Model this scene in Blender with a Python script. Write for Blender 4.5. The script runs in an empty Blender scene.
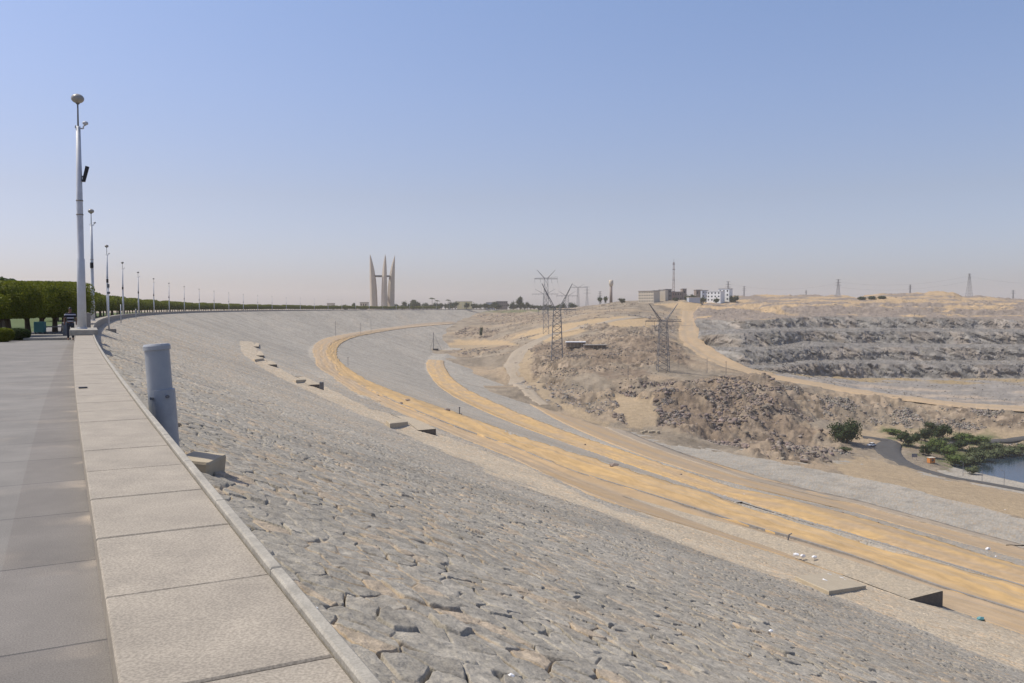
import bpy, math, random
import numpy as np
from mathutils import Vector, Matrix
random.seed(5); rng = np.random.default_rng(7)
SC = bpy.context.scene; COL = SC.collection
R_ = math.radians

# ------------------------------------------------------------------ frame of reference
F = 850.0; HZ = 308.5; CX = 512.0; CY = 341.5
PITCH = math.atan((CY - HZ) / F); CP, SP = math.cos(PITCH), math.sin(PITCH)
AL = math.atan((CX - 58.0) / F); RAD = 1500.0           # crest direction and crest radius (m)
CA, SA = math.cos(AL), math.sin(AL)
GROUND = -1.65                                          # promenade level below the eye (eye at z = 0)

def su2xy(s, u):
    ph = np.asarray(s, float) / RAD
    n = RAD - (RAD - u) * np.cos(ph); t = (RAD - u) * np.sin(ph)
    return n * CA - t * SA, n * SA + t * CA
def xy2su(x, y):
    n = x * CA + y * SA; t = -x * SA + y * CA
    return RAD * np.arctan2(t, RAD - n), RAD - np.hypot(RAD - n, t)
def P(s, u, z=0.0):
    x, y = su2xy(s, u); return Vector((float(x), float(y), float(z)))
def ray(px, py):
    a = (px - CX) / F; b = (CY - py) / F
    d = np.array([a, CP + b * SP, -SP + b * CP]); return d / d[1]     # per metre of forward depth
def project(x, y, z):
    d = y * CP - z * SP; v = y * SP + z * CP
    d = np.maximum(d, 1e-3)
    return CX + F * x / d, CY - F * v / d

DU = np.array([-5, .85, 24, 38.8, 46.4, 111.5, 122, 168, 292, 315, 360, 900]); DZ = np.array([-1.75, -1.75, -10.3, -15.05, -15.35, -38, -38.4, -50, -66, -68, -78, -130.])
DUF = np.array([-5, .85, 24, 48.5, 56.5, 111.5, 122, 168, 292, 315, 360, 900]); DZF = np.array([-1.75, -1.75, -10.3, -19.0, -19.5, -38, -38.4, -50, -66, -68, -78, -130.])
def dam_profile(s, u):
    w = np.clip((np.asarray(s, float) - 90) / 260, 0, 1); w = w * w * (3 - 2 * w)
    return np.interp(u, DU, DZ) * (1 - w) + np.interp(u, DUF, DZF) * w
def dam_z(x, y):
    s, u = xy2su(x, y); return dam_profile(s, u)
def cast(px, py, fn=dam_z, d0=2.5, d1=2600.0):
    r = ray(px, py); D = np.exp(np.linspace(math.log(d0), math.log(d1), 900))
    g = r[2] * D - fn(r[0] * D, D)
    idx = np.nonzero(g < 0)[0]
    if len(idx) == 0: return None
    i = idx[0]
    if i == 0: d = D[0]
    else: d = D[i-1] + (D[i] - D[i-1]) * g[i-1] / (g[i-1] - g[i])
    return np.array([r[0] * d, d, r[2] * d])
def at(px, py, D):
    r = ray(px, py); return np.array([r[0] * D, D, r[2] * D])

# ------------------------------------------------------------------ noise
def h2(i, j, seed=0):
    n = (i.astype(np.int64) * 374761393 + j.astype(np.int64) * 668265263 + seed * 1442695041) & 0xffffffff
    n = ((n ^ (n >> 13)) * 1274126177) & 0xffffffff
    n = ((n ^ (n >> 16)) * 2246822519) & 0xffffffff
    return ((n ^ (n >> 15)) & 0xffffff) / float(0xffffff)
def vn(x, y, seed=0):
    i = np.floor(x); j = np.floor(y); fx = x - i; fy = y - j
    fx = fx * fx * (3 - 2 * fx); fy = fy * fy * (3 - 2 * fy)
    a = h2(i, j, seed); b = h2(i + 1, j, seed); c = h2(i, j + 1, seed); d = h2(i + 1, j + 1, seed)
    return (a * (1 - fx) + b * fx) * (1 - fy) + (c * (1 - fx) + d * fx) * fy
def fbm(x, y, o=4, seed=0):
    v = 0; a = .5; t = 0
    for k in range(o):
        v = v + a * vn(x * 2**k, y * 2**k, seed + k); t += a; a *= .5
    return v / t
def inpoly(x, y, poly):
    x = np.asarray(x); y = np.asarray(y); ins = np.zeros(x.shape, bool)
    n = len(poly); j = n - 1
    for i in range(n):
        xi, yi = poly[i]; xj, yj = poly[j]
        c = ((yi > y) != (yj > y)) & (x < (xj - xi) * (y - yi) / ((yj - yi) + 1e-12) + xi)
        ins ^= c; j = i
    return ins
def ss(a, b, x):
    t = np.clip((x - a) / (b - a), 0, 1); return t * t * (3 - 2 * t)

# ------------------------------------------------------------------ materials
def mat(name, col=(.5, .5, .5), rough=.8, metal=0.0, nscale=0.0, namt=.0, col2=None, bump=0.0, bscale=20.0, bdist=.02,
        vcol=False, coord='Object', spec=.3, fine=0.0, fscale=300.0, trans=0.0):
    m = bpy.data.materials.new(name); m.use_nodes = True; nt = m.node_tree; N = nt.nodes; L = nt.links
    b = N['Principled BSDF']; b.inputs['Roughness'].default_value = rough; b.inputs['Metallic'].default_value = metal
    b.inputs['Specular IOR Level'].default_value = spec
    b.inputs['Base Color'].default_value = (*col, 1)
    tc = N.new('ShaderNodeTexCoord'); src = None
    if vcol:
        a = N.new('ShaderNodeAttribute'); a.attribute_name = 'Col'; src = a.outputs['Color']
    if nscale:
        nz = N.new('ShaderNodeTexNoise'); nz.inputs['Scale'].default_value = nscale; nz.inputs['Detail'].default_value = 6
        nz.inputs['Roughness'].default_value = .65
        L.new(tc.outputs[coord], nz.inputs['Vector'])
        rp = N.new('ShaderNodeMapRange'); rp.inputs[1].default_value = .3; rp.inputs[2].default_value = .7
        L.new(nz.outputs['Fac'], rp.inputs[0])
        if vcol:
            rp.inputs[3].default_value = 1 - namt; rp.inputs[4].default_value = 1 + namt
            mx = N.new('ShaderNodeVectorMath'); mx.operation = 'SCALE'
            L.new(src, mx.inputs[0]); L.new(rp.outputs[0], mx.inputs['Scale']); src = mx.outputs[0]
        else:
            c2 = col2 or tuple(c * (1 - namt) for c in col)
            mx = N.new('ShaderNodeMix'); mx.data_type = 'RGBA'
            mx.inputs[6].default_value = (*c2, 1); mx.inputs[7].default_value = (*col, 1)
            L.new(rp.outputs[0], mx.inputs[0]); src = mx.outputs[2]
    if fine:
        nz = N.new('ShaderNodeTexNoise'); nz.inputs['Scale'].default_value = fscale; nz.inputs['Detail'].default_value = 2
        L.new(tc.outputs[coord], nz.inputs['Vector'])
        rp = N.new('ShaderNodeMapRange'); rp.inputs[1].default_value = .35; rp.inputs[2].default_value = .65
        rp.inputs[3].default_value = 1 - fine; rp.inputs[4].default_value = 1 + fine
        L.new(nz.outputs['Fac'], rp.inputs[0])
        mx = N.new('ShaderNodeVectorMath'); mx.operation = 'SCALE'
        if src is None:
            cc = N.new('ShaderNodeRGB'); cc.outputs[0].default_value = (*col, 1); src = cc.outputs[0]
        L.new(src, mx.inputs[0]); L.new(rp.outputs[0], mx.inputs['Scale']); src = mx.outputs[0]
    if src is not None: L.new(src, b.inputs['Base Color'])
    if bump:
        nb = N.new('ShaderNodeTexNoise'); nb.inputs['Scale'].default_value = bscale; nb.inputs['Detail'].default_value = 6
        nb.inputs['Roughness'].default_value = .6
        L.new(tc.outputs[coord], nb.inputs['Vector'])
        bp = N.new('ShaderNodeBump'); bp.inputs['Strength'].default_value = bump; bp.inputs['Distance'].default_value = bdist
        L.new(nb.outputs['Fac'], bp.inputs['Height']); L.new(bp.outputs['Normal'], b.inputs['Normal'])
    return m

M = {}
M['dam'] = mat('dam_stone', vcol=True, rough=.85, nscale=5, namt=.16, bump=.7, bscale=16, bdist=.03, fine=.14, fscale=60)
M['terrain'] = mat('terrain_rock', vcol=True, rough=.95, nscale=.35, namt=.16, bump=.8, bscale=.6, bdist=.8, spec=.1)
M['sand_road'] = mat('sand_road', vcol=True, rough=.95, nscale=.5, namt=.09, bump=.4, bscale=1.5, bdist=.1, spec=.1)
M['granite'] = mat('pink_granite', (.355, .31, .245), .75, nscale=3.2, col2=(.265, .232, .185), bump=.25, bscale=90, bdist=.004, fine=.20, fscale=95)
M['granite_edge'] = mat('edge_stone', (.40, .37, .31), .8, nscale=6, col2=(.27, .25, .21), bump=.4, bscale=40, bdist=.01, fine=.12, fscale=90)
M['wall_face'] = mat('wall_face', (.30, .275, .245), .9, nscale=3, col2=(.22, .20, .18), bump=.5, bscale=12, bdist=.03)
M['concrete'] = mat('concrete', (.46, .39, .28), .9, nscale=2, col2=(.37, .31, .22), bump=.4, bscale=14, bdist=.02, fine=.08)
M['concrete_dark'] = mat('concrete_worn', (.30, .28, .25), .9, nscale=3, col2=(.2, .18, .16), bump=.4, bscale=14, bdist=.02)
M['pole'] = mat('pole_paint', (.56, .57, .59), .45, nscale=3, col2=(.46, .47, .49), spec=.4)
M['pipe'] = mat('pipe_paint', (.33, .35, .37), .4, nscale=5, col2=(.29, .31, .335), bump=.1, bscale=30, spec=.5)
M['pipe2'] = mat('pipe_sleeve_paint', (.36, .375, .39), .45, nscale=9, col2=(.29, .30, .315), bump=.1, bscale=30, spec=.5)
M['globe'] = mat('globe_glass', (.30, .28, .25), .35, spec=.5)
M['black'] = mat('black_metal', (.02, .02, .022), .5)
M['steel'] = mat('steel', (.16, .16, .165), .6, metal=.2)
M['far_steel'] = mat('painted_steel', (.20, .20, .21), .7)
M['red_steel'] = mat('faded_red_steel', (.22, .13, .11), .7)
M['leaf'] = mat('leaves', (.18, .19, .015), .6, nscale=1.3, col2=(.10, .125, .013), spec=.2)
M['leaf_dark'] = mat('leaves_dark', (.045, .07, .018), .65, nscale=.6, col2=(.03, .05, .015), spec=.2)
M['leaf_far'] = mat('leaves_dusty', (.065, .085, .035), .7, nscale=.4, col2=(.045, .06, .028), spec=.1)
M['bark'] = mat('bark', (.12, .085, .06), .9, nscale=5, col2=(.07, .05, .035))
M['grass'] = mat('lawn', (.085, .12, .025), .9, nscale=2, col2=(.06, .08, .025), bump=.5, bscale=8)
M['plaza'] = mat('desert_ground', (.34, .28, .2), .95, nscale=.05, col2=(.26, .22, .165))
M['monument'] = mat('monument_concrete', (.55, .48, .39), .85, nscale=.12, col2=(.48, .41, .33), bump=.2, bscale=1, bdist=.1)
M['asphalt'] = mat('asphalt', (.085, .082, .078), .9, nscale=.4, col2=(.065, .063, .06))
M['white'] = mat('white_paint', (.78, .78, .76), .6)
M['yellow'] = mat('yellow_wall', (.75, .66, .38), .8)
M['glass_dark'] = mat('window_glass', (.04, .045, .05), .2, spec=.5)
M['beige_wall'] = mat('beige_wall', (.58, .51, .40), .9, nscale=.2, col2=(.5, .44, .35))
M['grey_wall'] = mat('grey_wall', (.22, .21, .20), .9, nscale=.2, col2=(.17, .16, .155))
M['brown_wall'] = mat('brown_wall', (.30, .24, .20), .9, nscale=.2, col2=(.25, .2, .17))
M['blue_wall'] = mat('pale_blue_wall', (.42, .45, .50), .9)
M['orange'] = mat('orange_paint', (.55, .22, .06), .7)
M['teal'] = mat('teal_paint', (.03, .12, .13), .6)
M['skin'] = mat('skin', (.17, .09, .06), .6); M['trousers'] = mat('trousers', (.03, .035, .05), .9)
M['litter'] = mat('litter_white', (.75, .75, .75), .5)
M['bluelit'] = mat('litter_teal', (.12, .3, .32), .5)
M['rock'] = mat('rock', vcol=True, rough=.95, nscale=1.5, namt=.15, spec=.1)

def pavement_mat():
    m = mat('pavement_slabs', (.27, .265, .27), .8); nt = m.node_tree; N = nt.nodes; L = nt.links; b = N['Principled BSDF']
    uv = N.new('ShaderNodeUVMap'); uv.uv_map = 'UVMap'
    br = N.new('ShaderNodeTexBrick'); br.offset = .5; br.inputs['Scale'].default_value = 1
    br.inputs['Brick Width'].default_value = 61.3; br.inputs['Row Height'].default_value = 1.15
    br.inputs['Mortar Size'].default_value = .008; br.inputs['Mortar Smooth'].default_value = .2
    br.inputs['Color1'].default_value = (.212, .197, .175, 1); br.inputs['Color2'].default_value = (.185, .172, .153, 1)
    br.inputs['Mortar'].default_value = (.10, .095, .09, 1)
    of = N.new('ShaderNodeVectorMath'); of.operation = 'ADD'; of.inputs[1].default_value = (15.3, 0, 0); L.new(uv.outputs[0], of.inputs[0]); L.new(of.outputs[0], br.inputs['Vector'])
    sx = N.new('ShaderNodeSeparateXYZ'); L.new(uv.outputs[0], sx.inputs[0])
    # darker polished granite band beside the parapet
    gt = N.new('ShaderNodeMapRange'); gt.inputs[1].default_value = -.262; gt.inputs[2].default_value = -.258
    L.new(sx.outputs[0], gt.inputs[0])
    m1 = N.new('ShaderNodeMix'); m1.data_type = 'RGBA'; m1.blend_type = 'MULTIPLY'; m1.inputs[7].default_value = (.90, .88, .87, 1)
    L.new(gt.outputs[0], m1.inputs[0]); L.new(br.outputs['Color'], m1.inputs[6])
    # sand washed against the parapet
    nz = N.new('ShaderNodeTexNoise'); nz.inputs['Scale'].default_value = 1.4; nz.inputs['Detail'].default_value = 7
    L.new(uv.outputs[0], nz.inputs['Vector'])
    nf = N.new('ShaderNodeTexNoise'); nf.inputs['Scale'].default_value = 160; nf.inputs['Detail'].default_value = 2
    L.new(uv.outputs[0], nf.inputs['Vector'])
    rp = N.new('ShaderNodeMapRange'); rp.inputs[1].default_value = .56; rp.inputs[2].default_value = .75
    L.new(nz.outputs['Fac'], rp.inputs[0])
    ed = N.new('ShaderNodeMapRange'); ed.inputs[1].default_value = -.05; ed.inputs[2].default_value = .12; ed.inputs[3].default_value = .25; ed.inputs[4].default_value = 1.0
    L.new(sx.outputs[0], ed.inputs[0])
    mm = N.new('ShaderNodeMath'); mm.operation = 'MULTIPLY'; L.new(rp.outputs[0], mm.inputs[0]); L.new(ed.outputs[0], mm.inputs[1])
    m2 = N.new('ShaderNodeMix'); m2.data_type = 'RGBA'; m2.inputs[7].default_value = (.42, .35, .27, 1)
    L.new(mm.outputs[0], m2.inputs[0]); L.new(m1.outputs[2], m2.inputs[6])
    r2 = N.new('ShaderNodeMapRange'); r2.inputs[1].default_value = .35; r2.inputs[2].default_value = .65; r2.inputs[3].default_value = .80; r2.inputs[4].default_value = 1.20
    L.new(nf.outputs['Fac'], r2.inputs[0])
    ns = N.new('ShaderNodeTexNoise'); ns.inputs['Scale'].default_value = .9; ns.inputs['Detail'].default_value = 8; ns.inputs['Roughness'].default_value = .7; L.new(uv.outputs[0], ns.inputs['Vector'])
    r3 = N.new('ShaderNodeMapRange'); r3.inputs[1].default_value = .35; r3.inputs[2].default_value = .65; r3.inputs[3].default_value = .84; r3.inputs[4].default_value = 1.12; L.new(ns.outputs['Fac'], r3.inputs[0])
    s3 = N.new('ShaderNodeVectorMath'); s3.operation = 'SCALE'; L.new(m2.outputs[2], s3.inputs[0]); L.new(r3.outputs[0], s3.inputs['Scale'])
    sc = N.new('ShaderNodeVectorMath'); sc.operation = 'SCALE'; L.new(s3.outputs[0], sc.inputs[0]); L.new(r2.outputs[0], sc.inputs['Scale'])
    L.new(sc.outputs[0], b.inputs['Base Color'])
    bp = N.new('ShaderNodeBump'); bp.inputs['Strength'].default_value = .3; bp.inputs['Distance'].default_value = .004
    L.new(nz.outputs['Fac'], bp.inputs['Height']); L.new(bp.outputs['Normal'], b.inputs['Normal'])
    return m
M['pavement'] = pavement_mat()

def translucent(m, f=.4):
    nt = m.node_tree; N = nt.nodes; L = nt.links; b = N['Principled BSDF']; o = N['Material Output']; t = N.new('ShaderNodeBsdfTranslucent'); x = N.new('ShaderNodeMixShader'); x.inputs[0].default_value = f
    lk = b.inputs['Base Color'].links
    if lk: L.new(lk[0].from_socket, t.inputs['Color'])
    L.new(b.outputs[0], x.inputs[1]); L.new(t.outputs[0], x.inputs[2]); L.new(x.outputs[0], o.inputs['Surface'])
for k_ in ('leaf', 'leaf_dark', 'leaf_far'): translucent(M[k_])
def shirt_mat():
    m = mat('striped_shirt', (.5, .5, .5), .9); nt = m.node_tree; N = nt.nodes; L = nt.links
    tc = N.new('ShaderNodeTexCoord'); sx = N.new('ShaderNodeSeparateXYZ'); L.new(tc.outputs['Object'], sx.inputs[0])
    w = N.new('ShaderNodeMath'); w.operation = 'MULTIPLY'; w.inputs[1].default_value = 1 / .17; L.new(sx.outputs[2], w.inputs[0])
    fr = N.new('ShaderNodeMath'); fr.operation = 'FRACT'; L.new(w.outputs[0], fr.inputs[0])
    gt = N.new('ShaderNodeMath'); gt.operation = 'GREATER_THAN'; gt.inputs[1].default_value = .68; L.new(fr.outputs[0], gt.inputs[0])
    mx = N.new('ShaderNodeMix'); mx.data_type = 'RGBA'; mx.inputs[6].default_value = (.012, .012, .025, 1); mx.inputs[7].default_value = (.45, .45, .5, 1)
    L.new(gt.outputs[0], mx.inputs[0]); L.new(mx.outputs[2], N['Principled BSDF'].inputs['Base Color'])
    return m
M['shirt'] = shirt_mat()
def water_mat():
    m = mat('lake_water', (.02, .035, .05), .12, spec=.5, bump=.25, bscale=.8, bdist=.15); return m
M['water'] = water_mat()

# ------------------------------------------------------------------ mesh helpers
def npmesh(name, V, Fq, material=None, parent=None, cols=None, smooth=False, uvs=None, link=True):
    V = np.asarray(V, np.float32); Fq = np.asarray(Fq, np.int32)
    me = bpy.data.meshes.new(name); me.vertices.add(len(V)); me.vertices.foreach_set('co', V.ravel())
    k = Fq.shape[1]; me.loops.add(Fq.size); me.loops.foreach_set('vertex_index', Fq.ravel())
    me.polygons.add(len(Fq)); me.polygons.foreach_set('loop_start', np.arange(0, Fq.size, k, dtype=np.int32))
    me.polygons.foreach_set('loop_total', np.full(len(Fq), k, np.int32))
    if smooth: me.polygons.foreach_set('use_smooth', np.ones(len(Fq), bool))
    if cols is not None:
        a = me.color_attributes.new('Col', 'FLOAT_COLOR', 'POINT')
        c = np.ones((len(V), 4), np.float32); c[:, :3] = cols; a.data.foreach_set('color', c.ravel())
    if uvs is not None:
        l = me.uv_layers.new(name='UVMap'); l.data.foreach_set('uv', np.asarray(uvs, np.float32)[Fq.ravel()].ravel())
    me.update(calc_edges=True)
    if material: me.materials.append(material)
    if not link: return me
    o = bpy.data.objects.new(name, me); COL.objects.link(o)
    if parent: o.parent = parent
    return o
def gridfaces(nr, nc):
    i = np.arange(nr * nc).reshape(nr, nc)
    return np.stack([i[:-1, :-1], i[:-1, 1:], i[1:, 1:], i[1:, :-1]], -1).reshape(-1, 4)

class MB:
    """collects shapes for one mesh"""
    def __init__(s): s.v = []; s.f = []
    def add(s, vs, fs):
        n = len(s.v); s.v += [tuple(map(float, v)) for v in vs]; s.f += [tuple(i + n for i in f) for f in fs]; return s
    def box(s, c, size, rz=0.0, bev=0.0, taper=1.0):
        x, y, z = size[0] / 2, size[1] / 2, size[2] / 2; ca, sa = math.cos(rz), math.sin(rz)
        def tr(a, b, d): return (c[0] + a * ca - b * sa, c[1] + a * sa + b * ca, c[2] + d)
        if bev <= 0:
            vs = [tr(a * (taper if d > 0 else 1), b * (taper if d > 0 else 1), d) for d in (-z, z) for a, b in ((-x, -y), (x, -y), (x, y), (-x, y))]
            return s.add(vs, [(3, 2, 1, 0), (4, 5, 6, 7), (0, 1, 5, 4), (1, 2, 6, 5), (2, 3, 7, 6), (3, 0, 4, 7)])
        vs = []; e = bev
        for d, k in ((-z, e), (-z + e, 0), (z - e, 0), (z, e)):
            for a, b in ((-x + k, -y), (x - k, -y), (x, -y + k), (x, y - k), (x - k, y), (-x + k, y), (-x, y - k), (-x, -y + k)):
                if k == 0:
                    a = max(-x + 0, min(x, a)); 
                aa = a; bb = b
                if k: aa = max(-x + e * .4, min(x - e * .4, a)); bb = max(-y + e * .4, min(y - e * .4, b))
                else:
                    pass
                vs.append(tr(aa, bb, d))
        # fix the vertical ring so that corners are chamfered
        for r in (1, 2):
            ring = [(-x + e, -y), (x - e, -y), (x, -y + e), (x, y - e), (x - e, y), (-x + e, y), (-x, y - e), (-x, -y + e)]
            for k, (a, b) in enumerate(ring): vs[r * 8 + k] = tr(a, b, (-z + e) if r == 1 else (z - e))
        fs = [tuple(range(7, -1, -1)), tuple(range(24, 32))]
        for r in range(3):
            for k in range(8): fs.append((r * 8 + k, r * 8 + (k + 1) % 8, r * 8 + 8 + (k + 1) % 8, r * 8 + 8 + k))
        return s.add(vs, fs)
    def tube(s, pts, rads, n=12, cap=True):
        pts = [Vector(p) for p in pts]
        if not hasattr(rads, '__len__'): rads = [rads] * len(pts)
        vs = []; fs = []
        for i, p in enumerate(pts):
            d = (pts[min(i + 1, len(pts) - 1)] - pts[max(i - 1, 0)])
            if d.length < 1e-9: d = Vector((0, 0, 1))
            d.normalize()
            a = Vector((1, 0, 0)) if abs(d.x) < .8 else Vector((0, 1, 0))
            e1 = (a - d * a.dot(d)).normalized(); e2 = d.cross(e1)
            for k in range(n):
                t = 2 * math.pi * k / n; vs.append(p + (e1 * math.cos(t) + e2 * math.sin(t)) * rads[i])
        for i in range(len(pts) - 1):
            for k in range(n): fs.append((i * n + k, i * n + (k + 1) % n, (i + 1) * n + (k + 1) % n, (i + 1) * n + k))
        if cap: fs.append(tuple(range(n - 1, -1, -1))); fs.append(tuple(range((len(pts) - 1) * n, len(pts) * n)))
        return s.add(vs, fs)
    def ball(s, c, r, n=12, m=8):
        if not hasattr(r, '__len__'): r = (r, r, r)
        vs = [(c[0], c[1], c[2] - r[2])]; fs = []
        for i in range(1, m):
            a = math.pi * i / m - math.pi / 2
            for k in range(n):
                t = 2 * math.pi * k / n; vs.append((c[0] + r[0] * math.cos(a) * math.cos(t), c[1] + r[1] * math.cos(a) * math.sin(t), c[2] + r[2] * math.sin(a)))
        vs.append((c[0], c[1], c[2] + r[2]))
        for k in range(n):
            fs.append((0, 1 + (k + 1) % n, 1 + k)); fs.append((len(vs) - 1, 1 + (m - 2) * n + k, 1 + (m - 2) * n + (k + 1) % n))
        for i in range(m - 2):
            for k in range(n): fs.append((1 + i * n + k, 1 + i * n + (k + 1) % n, 1 + (i + 1) * n + (k + 1) % n, 1 + (i + 1) * n + k))
        return s.add(vs, fs)
    def build(s, name, material, parent=None, smooth=False, link=True):
        me = bpy.data.meshes.new(name); me.from_pydata(s.v, [], s.f); me.update(); me.materials.append(material)
        if smooth:
            for p in me.polygons: p.use_smooth = len(p.vertices) < 6
        if not link: return me
        o = bpy.data.objects.new(name, me); COL.objects.link(o)
        if parent: o.parent = parent
        return o
def tag(o, label=None, cat=None, group=None, kind=None):
    if label: o['label'] = label
    if cat: o['category'] = cat
    if group: o['group'] = group
    if kind: o['kind'] = kind
    return o
def empty(name, loc=(0, 0, 0), rz=0.0):
    o = bpy.data.objects.new(name, None); o.empty_display_size = .2; COL.objects.link(o); o.location = loc; o.rotation_euler = (0, 0, rz); return o
def copy_tree(o, parent=None):
    c = o.copy(); COL.objects.link(c)
    if parent: c.parent = parent
    for ch in list(o.children): copy_tree(ch, c)
    return c
def tangent_angle(s):                      # rotation that turns local +y along the crest
    return AL - s / RAD

# ------------------------------------------------------------------ the image of the place: outlines as laid on the ground
STRIP_TOP = [(240,341),(240.5,350),(244,355),(262,368),(289,382),(322,397),(355,412),(399,431),(440,450),(500,476),(602,515),(705,556),(800,586),(859,605),(1024,670),(1150,720)]
STRIP_BOT = [(253,341.5),(256,348),(262,355),(268,361),(277,367),(296,377),(305,377),(322,385),(371,409),(388,412),(421,426),(436,433),(460,450),(500,457),(534,470),(582,494),(616,511),(654,517),(691,523),(705,521),(740,529),(787,539),(859,563),(918,582),(942,591),(943,607),(1024,634.5),(1150,677)]
STRIP_BOT[12] = (462, 443)
DIV = [(456,322.9),(440,323.5),(412,326.2),(400,327.3),(366,333),(352,336.5),(335,341.5),(328,349),(336,365.6),(360,385),(399,404),(453,426),(520,450),(568,470.5),(636,491),(670,501.3),(739,523.5),(797,540),(859,559),(942,589),(1024,614),(1150,652)]
B1_TOP = [(456,321.7),(440,322.3),(412,324.8),(366,331.4),(349,334),(327,338.3),(316.7,343.7),(314,352),(317,359),(333,376.5),(355,391.6),(377,401),(407,415),(453,434),(510,457),(602,500),(653,516.5),(691,527),(943,606.5),(1024,634.5),(1150,678)]
B1_BOT = [(456,324),(440,324.9),(412,327.5),(375,333),(355,337),(340,344),(336,352),(344,365.6),(371,382),(412,398.4),(453,412),(514,436),(560,450),(607,465),(654,479),(740,505),(800,523),(859,541),(950,567),(1024,589),(1150,625)]
B2_TOP = [(429,360),(431.7,376),(455,397),(490,413.8),(537,432.5),(584,449),(631,465),(700,488),(740,500),(859,535),(1024,585),(1150,621)]
B2_BOT = [(444.6,358.7),(447,371.6),(467,390),(495,403),(537,421),(584,438),(631,453.6),(700,477),(740,491),(841,513),(906,531),(1024,567),(1150,602)]
R3_TOP = [(508,385),(518,395),(542,411),(584,432.5),(640,455),(700,474),(760,490),(850,511),(1024,560),(1150,595)]
R3_BOT = [(524,385),(533,391),(552,400),(584,414),(631,435),(660,446.6),(720,465),(790,485),(860,503),(1024,549),(1150,583)]
def s_of(pts, fn=dam_z):
    out = []
    for p in pts:
        h = cast(*p, fn=fn)
        if h is None: continue
        s, u = xy2su(h[0], h[1]); out.append((float(s), float(u)))
    return np.array(out)
def berm_line(top, bot, n=400):
    A = s_of(top); B = s_of(bot); A = A[np.argsort(A[:, 0])]; B = B[np.argsort(B[:, 0])]
    s0 = max(A[0, 0], B[0, 0]); s1 = min(A[-1, 0], B[-1, 0]); s = np.exp(np.linspace(math.log(max(s0, 1)), math.log(s1), n)); ker = np.ones(7) / 7
    ua = np.interp(s, A[:, 0], A[:, 1]); ub = np.interp(s, B[:, 0], B[:, 1])
    return s, np.convolve(np.pad(ua, 3, 'edge'), ker, 'valid'), np.convolve(np.pad(ub, 3, 'edge'), ker, 'valid')
BERM_LINES = [berm_line(B1_TOP, DIV), berm_line(DIV, B1_BOT), berm_line(B2_TOP, B2_BOT), berm_line(R3_TOP, R3_BOT)]
# ------------------------------------------------------------------ dam slope
def voronoi(su, sv, seed):
    """jittered cells; returns F1, F2, id hashes, offset to the nearest cell centre"""
    i0 = np.floor(su); j0 = np.floor(sv)
    f1 = np.full(su.shape, 9.); f2 = np.full(su.shape, 9.); ci = np.zeros(su.shape); cj = np.zeros(su.shape); ox = np.zeros(su.shape); oy = np.zeros(su.shape)
    for di in (-1, 0, 1):
        for dj in (-1, 0, 1):
            i = i0 + di; j = j0 + dj
            px = i + .08 + .84 * h2(i, j, seed); py = j + .08 + .84 * h2(i, j, seed + 9)
            dx = su - px; dy = sv - py
            d = (np.abs(dx)**2.3 + np.abs(dy)**2.3)**(1 / 2.3)
            n = d < f1
            f2 = np.where(n, f1, np.minimum(f2, d)); ci = np.where(n, i, ci); cj = np.where(n, j, cj)
            ox = np.where(n, dx, ox); oy = np.where(n, dy, oy); f1 = np.where(n, d, f1)
    return f1, f2, ci, cj, ox, oy

def dam_colors(x, y, s, u, px, py):
    big = fbm(s / 60, u / 25, 4, 3); mid = fbm(s / 6, u / 5, 4, 11); streak = fbm(s / 25 + u / 9, u / 30, 3, 21)
    grey = np.stack([.312 + 0 * s, .284 + 0 * s, .234 + 0 * s], -1)
    dia = fbm(s / 40 + u / 14, s / 3.0 - u / 5.0, 3, 23); c = grey * (0.66 + .40 * mid + .28 * big)[..., None] * (1 - .16 * ss(.58, .72, dia))[..., None]
    warm = np.array([.33, .26, .18])
    w = ss(.52, .75, mid * .5 + big * .3 + streak * .2) * .26 + ss(.62, .8, streak) * .1
    c = c * (1 - w[..., None]) + warm * w[..., None]
    poly = STRIP_TOP + STRIP_BOT[::-1]
    wob = (fbm(s / 3, u / 3, 3, 31) - .5) * np.clip((py - 330) / 60, .3, 3)
    st = inpoly(px, py + wob * 3, poly).astype(float)
    tan = np.array([.43, .36, .26]) * (0.9 + .25 * mid)[..., None]
    k = st * (.72 + .4 * fbm(s / 1.5, u / 1.5, 3, 77)); k = np.clip(k * np.where(px < 460, 1.25, 1.0), 0, 1)
    return c * (1 - k[..., None]) + tan * k[..., None], st, mid

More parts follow.
